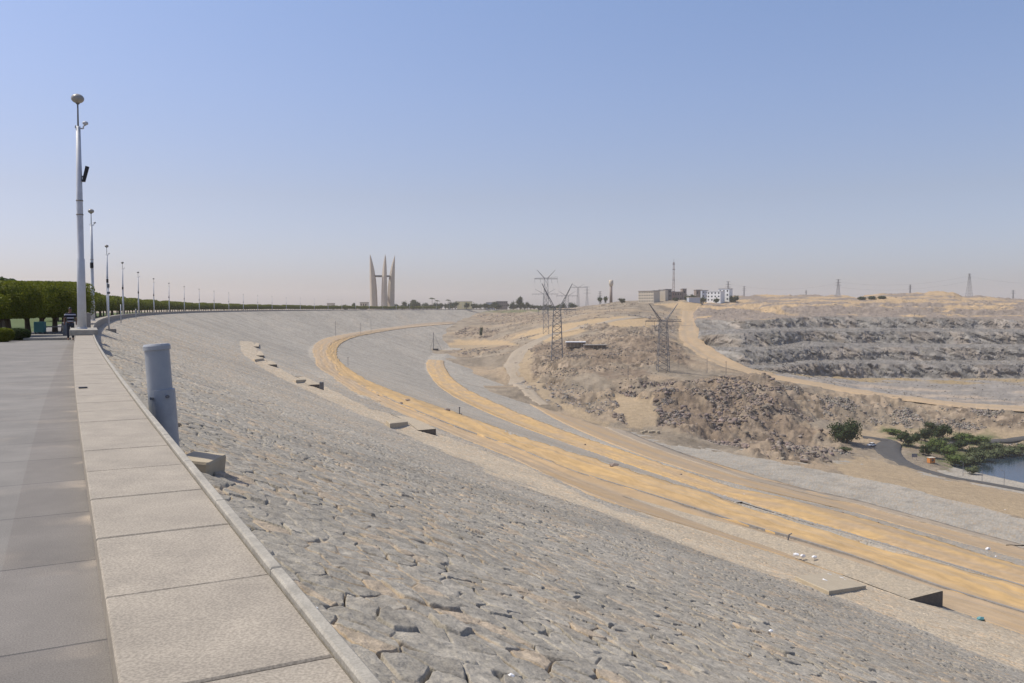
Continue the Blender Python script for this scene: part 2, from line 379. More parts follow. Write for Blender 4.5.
def build_dam():
    az_in = np.radians(np.arange(-33, 34.01, .058)); az_out = np.radians(np.linspace(34.5, 80, 50))
    az = np.concatenate([az_in, az_out])
    r1 = np.concatenate([np.exp(np.arange(math.log(2.2), math.log(18), .0019)), np.exp(np.arange(math.log(18.05), math.log(75), .0034))]); r2 = np.exp(np.arange(math.log(75.3), math.log(1750), .0085))
    r = np.concatenate([r1, r2]); nr, nc = len(r), len(az)
    RR, AZ = np.meshgrid(r, az, indexing='ij')
    x = RR * np.sin(AZ); y = RR * np.cos(AZ)
    s, u = xy2su(x, y)
    keep_v = (u > .55)
    uc = np.maximum(u, .80); x, y = su2xy(s, uc); u = uc
    z = dam_profile(s, u)
    px, py = project(x, y, z)
    col, strip, mid = dam_colors(x, y, s, u, px, py)
    # individual stones
    wx = (fbm(s * .8, u * .8, 2, 41) - .5) * .7; wy = (fbm(s * .8, u * .8, 2, 51) - .5) * .7
    skew = .25
    su_ = (s + skew * u) / .36 + wx; sv_ = u / .26 + wy
    f1, f2, ci, cj, ox, oy = voronoi(su_, sv_, 5)
    # some neighbouring cells are chipped into two
    edge = (f2 - f1)
    hh = h2(ci, cj, 61); ta = h2(ci, cj, 62) - .5; tb = h2(ci, cj, 63) - .5; tint = h2(ci, cj, 64); gapk = h2(ci, cj, 65)
    fade = 1 - .8 * ss(150, 420, RR)
    lod = np.clip(RR * .0035 / .36, 0, 1)                    # gaps grow a little where the mesh is coarse
    gw = .04 + .09 * gapk**2 + lod * .22
    gap = 1 - ss(gw * .1, gw, edge)
    amp = np.where(strip > .5, .85, 1.0); rim = ss(.0, .045 + lod * .5, edge)
    stone = (hh - .5) * .014 + ta * ox * .022 + tb * oy * .020 + (fbm(s * 10, u * 10, 4, 71) - .5) * .036 + (np.abs(fbm(s * 3 + 7, u * 4, 3, 75) - .5) - .1) * .03
    stone += np.where(hh > .96, .022, 0)
    sandlvl = fbm(s * .9, u * .9, 4, 81)
    slit = ss(.47, .54, fbm(s * 1.7 + 5, u * 1.7, 3, 141)) * ss(.25, .5, gapk); depth = -.010 - .12 * slit; depth = depth * (1 - .6 * ss(.50, .66, sandlvl))
    depth = np.where(strip > .5, np.maximum(depth, -.06), depth)
    hgt = (stone * rim * (1 - gap) + .006 * rim + depth * gap) * amp
    lumps = (fbm(s / 2.5, u / 2.5, 3, 91) - .5) * .05
    zz = z + (hgt + lumps) * fade * ss(.8, 1.2, u)
    for (bs, ba, bb) in BERM_LINES:
        a_ = np.interp(s, bs, ba); b_ = np.interp(s, bs, bb); mg_ = np.clip(RR * .004, .06, 1.0)
        ins_ = ss(0, 1, (u - a_) / mg_ - .6) * ss(0, 1, (b_ - u) / mg_ - .6) * (s > bs[0]) * (s < bs[-1]); zz = zz - np.clip(.10 + .002 * RR, 0, .35) * ins_
    # colours of the stones themselves
    col = col * (.74 + .52 * fbm(s * 9, u * 9, 4, 131))[..., None]
    t3 = (tint - .5)[..., None]
    col = col * (1 + .26 * t3 * fade[..., None])
    brown = ((tint > .9) & (RR < 200))[..., None]
    col = np.where(brown, col * np.array([1.08, .97, .86]), col)
    sand = np.array([.36, .27, .17]); jn = 1 - ss(.02, .09, edge); sk = (np.maximum(gap, jn * .75) * ss(.46, .60, sandlvl) * fade)
    dust = ss(.60, .72, fbm(s * 2.2, u * 2.2, 4, 101)) * .3 * fade * ss(.45, .6, fbm(s * .25, u * .25, 3, 111))
    sk = np.clip(sk * .9 + dust, 0, 1)[..., None]
    col = col * (1 - sk) + sand * sk
    Fq = gridfaces(nr, nc)
    kv = keep_v.ravel(); ok = kv[Fq].any(1)
    # the abutment and valley take over beyond the toe
    ok &= (u.ravel()[Fq].max(1) < 430)
    Fq = Fq[ok]
    V = np.stack([x, y, zz], -1).reshape(-1, 3)
    used = np.zeros(len(V), bool); used[Fq.ravel()] = True; remap = np.cumsum(used) - 1
    o = npmesh('dam_slope', V[used], remap[Fq], M['dam'], cols=col.reshape(-1, 3)[used])
    tag(o, 'grey stone-pitched downstream slope of the dam', 'dam slope', kind='structure')
build_dam()

def berm(name, top, bot, label, colf, lift=.0, n=400, m=10, mat_='sand_road', rough=.05):
    s, ua, ub = berm_line(top, bot, n)
    w = np.linspace(0, 1, m)
    S, W = np.meshgrid(s, w, indexing='ij'); jit = ((fbm(S / 5, S / 11 + W * 3, 4, 5) - .5) * .45 + (fbm(S / 1.2, W * 3, 2, 6) - .5) * .5) * np.clip(S / 70, 0, 1.6) + np.clip(S * .001, .03, .4) * np.sign(W - .5)
    U = ua[:, None] + (ub - ua)[:, None] * W + jit * (np.abs(W - .5) * 2)**3
    x, y = su2xy(S, U); z = dam_profile(S, U) + lift + .02 + np.clip(S * .0005, 0, .3) + (fbm(S * .6, U * .6, 3, 8) - .5) * rough * 2 + (fbm(S / 14, W * 9, 3, 9) - .5) * .35 * np.clip(S / 60, 0.1, 1)
    # edges dip into the stone
    cc = colf(S, U, W); sk_ = np.clip(.15 + S[:, :1] * .004, 0, 1.2)
    x = np.concatenate([x[:, :1], x, x[:, -1:]], 1); y = np.concatenate([y[:, :1], y, y[:, -1:]], 1); z = np.concatenate([z[:, :1] - sk_, z, z[:, -1:] - sk_], 1); cc = np.concatenate([cc[:, :1], cc, cc[:, -1:]], 1); m += 2
    V = np.stack([x, y, z], -1).reshape(-1, 3)
    o = npmesh(name, V, gridfaces(n, m), M[mat_], cols=cc.reshape(-1, 3))
    tag(o, label, 'road', kind='structure'); return s, ua, ub
def sandcol(a, b, sc=8.0, seed=0, amt=.3, tracks=None):
    a = np.array(a); b = np.array(b)
    def f(S, U, W):
        k = ss(.35, .65, fbm(S / sc, W * 5, 4, seed))[..., None]
        c = a * (1 - k) + b * k
        c = c * (1 - amt / 2 + amt * fbm(S * 1.5, W * 30, 2, seed + 5))[..., None]
        rid_ = ss(.5, .68, fbm(S / 110, W * 15 + seed, 4, seed + 11))[..., None] * .38; c = c * (1 - rid_) + np.array([.31, .265, .21]) * rid_
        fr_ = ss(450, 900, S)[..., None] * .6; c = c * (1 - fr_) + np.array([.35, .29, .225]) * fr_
        if tracks:
            for tw, width in tracks:
                q = np.exp(-((W - tw) / width)**2)[..., None] * .35
                c = c * (1 - q) + np.array([.30, .25, .19]) * q
        return c
    return f
ORANGE = (.465, .315, .15); TAN = (.40, .285, .165); PALE = (.43, .35, .25)
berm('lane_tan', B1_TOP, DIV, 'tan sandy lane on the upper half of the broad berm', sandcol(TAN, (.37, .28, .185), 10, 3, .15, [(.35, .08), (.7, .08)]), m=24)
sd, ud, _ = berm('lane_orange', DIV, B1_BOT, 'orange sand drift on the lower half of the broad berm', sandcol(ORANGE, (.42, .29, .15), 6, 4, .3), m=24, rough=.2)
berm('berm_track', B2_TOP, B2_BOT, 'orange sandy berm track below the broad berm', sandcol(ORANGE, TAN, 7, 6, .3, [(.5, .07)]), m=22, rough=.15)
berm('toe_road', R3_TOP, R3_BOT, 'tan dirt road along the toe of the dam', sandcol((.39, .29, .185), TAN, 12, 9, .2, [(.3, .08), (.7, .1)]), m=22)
berm('toe_track', [(560,405),(600,424),(650,447),(740,478),(850,503),(1024,550)], [(564,403),(604,421),(656,444),(744,475),(855,500),(1024,546)],
     'thin darker wheel track along the toe of the dam', sandcol((.33, .27, .2), (.3, .25, .19), 12, 9, .2), m=5, lift=.10)

# ------------------------------------------------------------------ quarry with terraces
KX = [690, 702, 740, 776, 806, 823, 860, 920, 1024, 1200]
ROWS = [ # (y list, D list, z override)
 ('R0', [356,361,372,381,386,389,396,404,412,424], [615,610,560,530,515,507,493,477,455,440], -80),
 ('R1', [354,359,370,379,384,386,393,400,407,418], [640,625,575,545,530,522,520,520,500,480], None),
 ('R2', [353,357,368.5,372,374.5,376,378,378,378,378], [650,632,583,585,625,655,677,677,672,660], None),
 ('R3', [352,355,367,368,363,363,363.5,364,364,364], [655,638,590,597,640,665,690,690,684,670], None),
 ('R4', [351,353.5,365.5,365,360,360,360.2,360.5,360.5,360.5], [665,648,605,620,670,705,722,722,715,700], None),
 ('R5', [347,350,350.5,350,347,346.5,347,347,347.5,347.5], [690,680,625,650,700,728,738,735,728,715], None),
 ('R6', [345,347,347,346,340.5,342.5,343,343.5,344,344], [775,765,690,715,795,795,798,797,790,780], None),
 ('R7', [335,335,333,330.5,330.5,331,331,331.2,332,332], [790,760,712,750,812,812,812,812,806,795], None),
 ('R8', [329,330,329,327.7,327.7,327.7,328,328.2,329,329], [880,870,838,848,865,868,870,870,864,855], None),
 ('R9', [319,319,320.5,318.5,316.5,316,316.3,317,319,319], [920,910,860,862,885,888,890,890,886,880], None),
 ('R10',[316,315.5,316,314.5,313.5,313,313,313.5,315,315], [950,950,940,940,945,945,945,945,945,940], None),
 ('R11',[311.5,311,312,309,307,307,308,308,309,309], [985,985,990,985,985,985,985,980,975,970], None),
 ('R12',[307,307,306,304.5,304,303.5,303,302,304,304], [1050,1050,1050,1050,1050,1050,1050,1050,1040,1040], None),
 ('R13',[302,300,297,296.3,296,296,298,293.5,299,300], [1150,1150,1180,1200,1200,1200,1180,1180,1180,1180], None),
 ('R14',[304,303,302,301,300,300,301,300,303,303], [1400]*10, -6)]
SKY = [(690,300.5),(702,299),(729,296.5),(770,295.6),(823,295.6),(845,296.5),(857,298),(868,295.5),(879,293.5),(895,293.3),(912,293.6),(930,292.3),(945,292.2),(954,293.5),(962,297),(970,297.2),(980,296.2),(1000,298.2),(1017,299.8),(1040,300.5),(1200,302)]
SUBD = [3, 26, 12, 9, 14, 8, 16, 8, 12, 14, 10, 12, 16, 10]
qx = np.arange(690, 1200.1, .75); QV = []; QC = []; kinds = []
rows_y = []; rows_D = []; rows_z = []
for nme, ys, Ds, zo in ROWS:
    yy = np.interp(qx, KX, ys); DD = np.interp(qx, KX, Ds)
    if nme == 'R13': yy = np.interp(qx, [a for a, b in SKY], [b for a, b in SKY])
    ker = np.ones(17) / 17
    if nme not in ('R13',): yy = np.convolve(np.pad(yy, 8, 'edge'), ker, 'valid')
    DD = np.convolve(np.pad(DD, 8, 'edge'), ker, 'valid')
    b = (CY - yy) / F; slope = (-SP + b * CP) / (CP + b * SP); X = (qx - CX) / F / (CP + b * SP) * DD
    Z = slope * DD
    if zo is not None: Z = np.full(qx.shape, float(zo))
    if nme in ('R2','R3','R4','R5','R6','R7','R8','R9'):
        wv = (fbm(qx / 45, qx * 0 + len(rows_y) // 2, 3, 83) - .5) * 18 * ss(700, 760, qx); k_ = (DD + wv) / DD; DD = DD * k_; X = X * k_; Z = Z - wv * .02
    rows_y.append(DD); rows_D.append(X); rows_z.append(Z)
QR_D = np.array(rows_y); QR_X = np.array(rows_D); QR_Z = np.array(rows_z)
ROAD = [(690,311,1000,21),(689,320,930,21),(688,330,850,22),(690,338,770,23),(697,347,690,25),(712,358,600,24),(735,368,558,21),(760,374.5,539,23),(780,378.5,529,24),(820,386,509,25),(870,394,492,25),(920,400.8,479,25),(970,405.5,469,25),(1024,409.5,459,25),(1200,417,448,25)]
_rd = np.array(ROAD, float); _re = _rd[:, 0] + np.minimum(_rd[:, 3], 22) * .5 * F / _rd[:, 2] + 1.5
def road_edge(D):  # picture column of the road's right edge at a given depth, for depths beyond the bend
    return np.interp(D, _rd[::-1, 2], _re[::-1])
def quarry_z(px, D):
    j = np.clip(((px - 690) / .75).astype(int), 0, len(qx) - 1); out = np.empty(px.shape); Dm = np.maximum.accumulate(QR_D + np.arange(len(ROWS))[:, None] * .01, axis=0)
    fl = out.ravel(); pj = j.ravel(); dd = D.ravel()
    for c in np.unique(pj):
        k = np.nonzero(pj == c)[0]; fl[k] = np.interp(dd[k], Dm[:, c], QR_Z[:, c])
    return fl.reshape(px.shape)
# ------------------------------------------------------------------ valley, abutment and rubble terrain
CP_ = []   # (x, y, z)
def cD(px, py, D): CP_.append(at(px, py, D))
def cdam(px, py, dz=0.0):
    h = cast(px, py)
    if h is not None: h = h.copy(); h[2] += dz; CP_.append(h)
for p in [(475,314),(466,318),(458,322),(447,334),(432,351),(445,359),(480,376),(513,388),(535,390),(584,411),(631,432),(660,443),(704,441),(750,456),(800,466),(855,477),(943,498),(1024,519),(1100,540),
          (880,466),(960,483),(1024,494),(1100,510)]: cdam(*p, dz=.1)
for p in [(300,330),(400,330),(420,365),(400,400),(480,400),(520,420),(600,450),(560,450),(700,500),(850,540),(1024,600),(600,560),(900,640),(700,478),(850,500),(1024,545),(340,360),(440,390),(420,318),(350,318),(630,460),(780,480),(940,520)]: cdam(*p, dz=-9)
for p in [(525,385,490),(515,370,560),(520,352,660),(540,342,700),(560,333,730),(600,325,740),(650,325,740),(560,360,540),(530,360,580),(508,352,690),(600,350,600),(640,337,620),(650,350,570),(615,338,640),
          (560,375,490),(600,380,465),(640,375,480),(663,372,500),(700,372,520),(570,395,430),(600,410,395),(650,400,410),(690,420,370),(700,400,420),(720,385,455),(680,355,600),(665,340,680),(620,365,520),
          (490,337,880),(470,345,850),(500,325,1050),(530,318,1050),(485,318,1200),(520,310.5,1250),(560,309,1300),(600,305,1150),(650,301.5,1100),(690,302,1050),(720,301,1100),(620,301,1150),(640,312,950),(600,312,900),(560,318,900),(650,318,850),(540,328,850),(455,352,800),(475,360,700),(490,370,620),
          (450,309.6,1500),(500,309.6,1500),(400,309.4,1500),
          (755,379,480),(770,385,465),(785,395,440),(800,422,410),(745,440,365),(820,455,352),(835,450,370),(740,400,430),(700,430,352),(720,420,385),(640,420,372),(780,440,375),(660,432,358),
          (848,443,388),(800,417,440),(760,395,470),(860,426,436),(930,429,432),(1024,431,428),(880,434,415),(1100,436,415),
          (870,440,400),(890,450,385),(900,441,402),(960,440,412),(1024,438,416),(1100,442,405),(905,452,380),(925,460,365),(870,455,372)]: cD(*p)
for p in [(1000,466,-71),(1024,480,-71),(985,476,-71),(1060,470,-71),(1040,500,-71),(960,463,-68.5),(985,452,-67.5),(1024,455,-69),(1024,446,-67.2),(940,462,-67.5),(955,472,-67.6),(975,480,-67.8),(1024,489,-67.8),(1100,480,-71),(1100,452,-70)]:
    r = ray(p[0], p[1]); D = p[2] / r[2]; CP_.append(np.array([r[0] * D, D, p[2]]))
for (px, py, D, w) in ROAD:
    a = at(px, py, D); CP_.append(a); hw = w * .5 * F / D
    px < 700 and CP_.append(at(px - hw, py, D))
    if px > 705:
        b = a.copy(); b[0] *= (D + 12) / D; b[1] = D + 12; CP_.append(b); b = a.copy(); b[0] *= (D - 12) / D; b[1] = D - 12; b[2] -= .4; CP_.append(b)
for jx in range(30, len(qx), 50):
    for kx in (1, 2, 4, 6, 8, 10, 11):
        if QR_D[kx, jx] > np.interp(qx[jx], _rd[:, 0], _rd[:, 2]) + 40: CP_.append(np.array([QR_X[kx, jx], QR_D[kx, jx], QR_Z[kx, jx] - 10]))
for px in range(300, 1200, 60):
    for D in (1700, 2400, 3200): r = ray(px, 300); CP_.append(np.array([r[0] * D, D, -6.]))
CPA = np.array(CP_)
def rbf_fit(P_):
    X = P_[:, :2] / 300.0; n = len(X)
    K = np.linalg.norm(X[:, None] - X[None], axis=2); K -= np.eye(n) * .0008
    A = np.zeros((n + 3, n + 3)); A[:n, :n] = -K; A[:n, n] = 1; A[:n, n+1:] = X; A[n, :n] = 1; A[n+1:, :n] = X.T
    b = np.zeros(n + 3); b[:n] = P_[:, 2]; w = np.linalg.solve(A, b); return X, w
RX, RW = rbf_fit(CPA)
def rbf(x, y):
    q = np.stack([x, y], -1).reshape(-1, 2) / 300.0; out = np.empty(len(q))
    for i in range(0, len(q), 40000):
        d = q[i:i+40000]; k = np.sqrt(((d[:, None] - RX[None])**2).sum(-1))
        out[i:i+40000] = -k @ RW[:len(RX)] + RW[len(RX)] + d @ RW[len(RX)+1:]
    return out.reshape(x.shape)
TAZ = np.radians(np.arange(-15, 46.01, .075)); TLR = np.arange(math.log(240), math.log(3300), .0048)
LR, TZ_A = np.meshgrid(TLR, TAZ, indexing='ij'); TR = np.exp(LR); tx = TR * np.sin(TZ_A); ty = TR * np.cos(TZ_A)
# coarse evaluation then interpolation
cs = 3
zc = rbf(tx[::cs, ::cs], ty[::cs, ::cs])
def upsample(zc, nr, nc):
    ri = np.clip(np.arange(nr) / cs, 0, zc.shape[0] - 1.001); ci = np.clip(np.arange(nc) / cs, 0, zc.shape[1] - 1.001)
    i = ri.astype(int); j = ci.astype(int); a = (ri - i)[:, None]; b = (ci - j)[None]
    return (zc[i][:, j] * (1 - a) * (1 - b) + zc[i + 1][:, j] * a * (1 - b) + zc[i][:, j + 1] * (1 - a) * b + zc[i + 1][:, j + 1] * a * b)
tz0 = upsample(zc, *tx.shape)
def sample_T(zarr, x, y):
    x = np.asarray(x, float); y = np.asarray(y, float); r = np.hypot(x, y); a = np.arctan2(x, y)
    fi = np.clip((np.log(r) - TLR[0]) / .0048, 0, len(TLR) - 1.001); fj = np.clip((a - TAZ[0]) / R_(.075), 0, len(TAZ) - 1.001)
    i = fi.astype(int); j = fj.astype(int); a_ = fi - i; b_ = fj - j
    v = zarr[i, j] * (1 - a_) * (1 - b_) + zarr[i+1, j] * a_ * (1 - b_) + zarr[i, j+1] * (1 - a_) * b_ + zarr[i+1, j+1] * a_ * b_
    return np.where(r < 245, -200, v)
tpx, tpy = project(tx, ty, tz0)
# areas (outlines in the photograph, laid on the ground)
RUBBLE = [[(596,394),(640,380),(700,380),(745,376),(765,374),(775,385),(800,395),(815,425),(850,445),(830,462),(780,462),(730,447),(690,434),(655,425),(625,425),(590,408)],
          [(520,352),(545,345),(600,332),(650,330),(680,345),(690,360),(650,368),(600,372),(560,385),(520,375)],
          [(505,375),(560,385),(620,395),(600,415),(560,410),(530,388)],
          [(452,352),(470,348),(500,352),(470,356)],[(452,333),(475,327),(500,332),(490,338),(460,338)],
          [(560,332),(600,318),(670,318),(680,330),(660,332),(600,330)],
          [(476,314),(520,312),(560,316),(540,324),(480,322)],
          [(770,382),(800,388),(860,398),(960,409),(1030,414),(1200,420),(1200,432),(1030,429),(960,428),(860,426),(800,413)]]
SANDP = [[(700,330),(705,345),(700,305),(680,300),(678,345),(700,365),(680,345)],
         [(530,338),(560,326),(590,330),(560,337),(545,343)],
         [(595,321),(620,316),(660,320),(656,327),(620,327)],
         [(455,341),(500,340),(520,345),(470,350),(440,352)],
         [(655,304),(690,303),(740,302),(740,310),(700,312),(670,308)],
         [(610,392),(650,400),(660,420),(645,432),(625,424),(612,402)],
         [(515,372),(522,350),(535,352),(530,372),(550,395),(600,420),(640,440),(600,425),(545,402)],
         [(855,480),(830,462),(870,455),(900,466),(960,482),(1030,496),(1200,520),(1200,560),(1030,522),(940,500)],
         [(840,430),(900,427),(1030,432),(1200,436),(1200,445),(1030,440),(930,434),(870,440),(840,444)],
         [(500,340),(560,330),(640,318),(600,318),(540,328)]]
GREENP = [[(480,305),(545,305),(560,310),(520,313),(470,312)],[(880,430),(1000,432),(1030,446),(960,474),(900,450)]]
BROWNP = [[(520,345),(560,342),(620,350),(645,358),(600,364),(540,358)],[(596,347),(625,340),(660,338),(690,352),(700,366),(665,360),(630,356)],[(590,372),(640,368),(655,376),(610,380)],[(600,350),(620,338),(650,338),(690,356),(660,366),(620,362)],[(445,344),(500,343),(540,345),(500,350),(450,352)],[(700,378),(760,374),(815,430),(820,455),(760,450),(690,430),(650,400)]]
def areamask(polys, blur=0):
    m = np.zeros(tx.shape)
    jx = (fbm(tx / 9, ty / 9, 3, 201) - .5) * 16; jy = (fbm(tx / 9, ty / 9, 3, 207) - .5) * 8 * np.clip((tpy - 300) / 60, .15, 1.5)
    for p in polys: m = np.maximum(m, inpoly(tpx + jx, tpy + jy, p))
    return m
mr = areamask(RUBBLE); msd = areamask(SANDP); mg = areamask(GREENP); mb = areamask(BROWNP)
mr = mr * (1 - msd)
# smoothing of the rough mask
def sm(a, k=2):
    for _ in range(k):
        a = (a + np.roll(a, 1, 0) + np.roll(a, -1, 0) + np.roll(a, 1, 1) + np.roll(a, -1, 1)) / 5
    return a
mrs = sm(mr)
rough = (.9 + 1.9 * mrs) * (1 - .75 * sm(msd))
dtoe = np.abs(tz0 - dam_z(tx, ty))
rough = rough * np.where(tpx > 0, 1, 1)
hills = (fbm(tx / 22, ty / 22, 4, 301) - .5) * np.where(tpy > 378, 14 - 10 * ss(785, 830, tpx), 3) * mrs + (fbm(tx / 18, ty / 18, 3, 305) - .5) * 1.8 * (1 - msd) * (TR > 420) + (1 - np.abs(2 * fbm(tx / 7, ty / 7, 3, 311) - 1) - .6) * .9 * rough
small = (fbm(tx / 2.6, ty / 2.6, 3, 321) - .5) * .9 * rough
cell = voronoi(tx / 3.2, ty / 3.2, 330); cellh = (h2(cell[2], cell[3], 331) - .4) * 1.1 * mrs + cell[4] * (h2(cell[2], cell[3], 332) - .5) * 1.2 * mrs
farfade = 1 - .6 * ss(900, 1500, TR)
tz = tz0 + (hills + small + cellh) * farfade
lake_k = sm(inpoly(tpx, tpy, [(974,474),(984,463),(1000,460),(1030,456),(1300,452),(1300,535),(1030,490.5),(1000,484)]).astype(float), 1)
tz = tz * (1 - lake_k) + (-71.5) * lake_k
# beyond the haul road the ground drops into the quarry
tcol = CX + F * CP * tx / ty
kq = ss(0, 5, tcol - road_edge(ty)) * (ty > 430) * (ty < 1390)
kq2 = kq * (ty > np.interp(tcol, _rd[:, 0], _rd[:, 2]) + 15)
tz = np.where(kq2 > 0, tz * (1 - kq2) + np.minimum(tz, quarry_z(np.clip(tcol, 690, 1199), ty) - 5) * kq2, tz)
s_t, u_t = xy2su(tx, ty)
base_c = np.stack([.235 + 0 * tx, .195 + 0 * tx, .145 + 0 * tx], -1) * (.5 + 1.0 * fbm(tx / 9, ty / 14, 5, 401))[..., None]
k = ss(.5, .7, fbm(tx / 40, ty / 25, 4, 411))[..., None] * .7; base_c = base_c * (1 - k) + np.array([.35, .265, .175]) * k
rk = (mrs * (1 - .75 * ss(.48, .62, fbm(tx / 11, ty / 16, 4, 441))))[..., None]; ck = (h2(cell[2], cell[3], 333))[..., None]
base_c = base_c * (1 - rk) + (np.array([.245, .192, .138]) * (.5 + .9 * ck)) * rk
mbs = sm(mb)[..., None] * (.35 + .6 * ss(.4, .6, fbm(tx / 12, ty / 16, 4, 451)))[..., None]; base_c = base_c * (1 - mbs) + np.array([.20, .152, .108]) * (.8 + .4 * ck) * mbs
msds = sm(msd, 1)[..., None] * (.7 + .3 * fbm(tx / 12, ty / 12, 3, 421))[..., None]
sandc = np.where((tpy < 345)[..., None], np.array([.42, .305, .175]), np.array([.34, .262, .168]))
base_c = base_c * (1 - msds) + sandc * msds
mgs = sm(mg)[..., None] * ss(.35, .6, fbm(tx / 6, ty / 6, 3, 431))[..., None]; base_c = base_c * (1 - mgs) + np.array([.12, .13, .06]) * mgs
Ft = gridfaces(*tx.shape)
o = npmesh('terrain', np.stack([tx, ty, tz], -1).reshape(-1, 3), Ft, M['terrain'], cols=base_c.reshape(-1, 3))
tag(o, 'rocky sandy valley side and rubble field below the dam', 'terrain', kind='structure')
def T_z(x, y): return sample_T(tz, x, y)
def all_z(x, y): return np.maximum(T_z(x, y), dam_z(x, y))
def castT(px, py): return cast(px, py, fn=all_z, d0=20)

# ------------------------------------------------------------------ ribbons on the terrain
def catmull(pts, n):
    pts = np.array(pts, float); m = len(pts); t = np.linspace(0, m - 1, n); i = np.clip(t.astype(int), 0, m - 2); f = (t - i)[:, None]
    p0 = pts[np.clip(i - 1, 0, m - 1)]; p1 = pts[i]; p2 = pts[i + 1]; p3 = pts[np.clip(i + 2, 0, m - 1)]
    return .5 * ((2 * p1) + (-p0 + p2) * f + (2 * p0 - 5 * p1 + 4 * p2 - p3) * f * f + (-p0 + 3 * p1 - 3 * p2 + p3) * f**3)
def ribbon(name, pts, widths, label, cols, n=300, m=8, lift=.3, mat_='sand_road', fn=None, flat=True, cat='road', skirt=.8):
    """pts: world xy(z) centre line; follows the ground"""
    fn = fn or all_z
    c = catmull(pts, n); w = catmull(np.array(widths)[:, None], n)[:, 0]
    d = np.gradient(c[:, :2], axis=0); d /= np.linalg.norm(d, axis=1)[:, None] + 1e-9; nrm = np.stack([d[:, 1], -d[:, 0]], -1)
    W = np.linspace(-.5, .5, m)
    x = c[:, 0:1] + nrm[:, 0:1] * w[:, None] * W; y = c[:, 1:2] + nrm[:, 1:2] * w[:, None] * W
    g = fn(x, y)
    if flat:
        cz = np.median(fn(x[:, m//2-2:m//2+2], y[:, m//2-2:m//2+2]), axis=1); ker = np.ones(15) / 15
        cz = np.convolve(np.pad(cz, 7, 'edge'), ker, 'valid')[:, None]
        z = np.maximum(g, cz) * .5 + np.maximum(g.max(axis=1, keepdims=True) * .5 + cz * .5, cz) * .5 + lift
    else: z = g + lift
    z = z - skirt * (np.abs(W) * 2)**10
    L_ = np.linspace(0, 1, n)[:, None] + 0 * W; dist = np.cumsum(np.r_[0, np.linalg.norm(np.diff(c[:, :2], axis=0), axis=1)])[:, None] + 0 * W
    c_ = cols(dist, dist, W + .5 + 0 * dist) if cols else None
    o = npmesh(name, np.stack([x, y, z], -1).reshape(-1, 3), gridfaces(n, m), M[mat_], cols=None if c_ is None else c_.reshape(-1, 3))
    tag(o, label, cat, kind='structure'); return o
ribbon('quarry_road', [at(px, py, D)[:3] for px, py, D, w in ROAD], [w for *_, w in ROAD], 'pale sandy haul road descending beside the quarry',
       sandcol((.43, .31, .185), (.37, .275, .17), 30, 14, .15, [(.3, .08), (.65, .08)]), n=420, m=10, lift=.5)
def pxs(l): return [castT(*p) for p in l]
ribbon('valley_road', pxs([(640,317),(610,321),(580,327),(555,334),(535,343),(520,353),(513,364),(517,378),(528,391),(545,405)]), [12,12,12,13,14,14,13,12,9,6],
       'grey gravel road curving up behind the pylons', sandcol((.35, .29, .215), (.31, .262, .20), 30, 15, .15), n=300, lift=.1)
ribbon('asphalt_road', pxs([(1100,505),(1024,491),(985,484),(950,478),(920,470),(897,460),(886,450),(890,443),(880,440),(862,437)]), [5,5,5,5,6,9,12,9,6,5],
       'dark asphalt road curving down to the lake', None, n=200, lift=.45, mat_='asphalt')
ribbon('shore_road', pxs([(1100,434),(1024,438),(985,442),(955,444),(935,446)]), [5,5,5,5,5], 'asphalt road along the far side of the bushes', None, n=120, lift=.45, mat_='asphalt')

# lake
lk = [cast(px, py, fn=lambda x, y: np.full(np.shape(x), -68.2)) for px, py in [(900,448),(1200,438),(1500,440),(1500,640),(1200,560),(1024,497),(960,484),(935,476)]]
lk = [(p[0], p[1], -68.2) for p in lk]
me = bpy.data.meshes.new('lake_water'); me.from_pydata(lk, [], [tuple(range(len(lk)))]); me.update(); me.materials.append(M['water'])
o = bpy.data.objects.new('lake_water', me); COL.objects.link(o); tag(o, 'dark blue water of the tailrace at the foot of the valley', 'water', kind='structure')

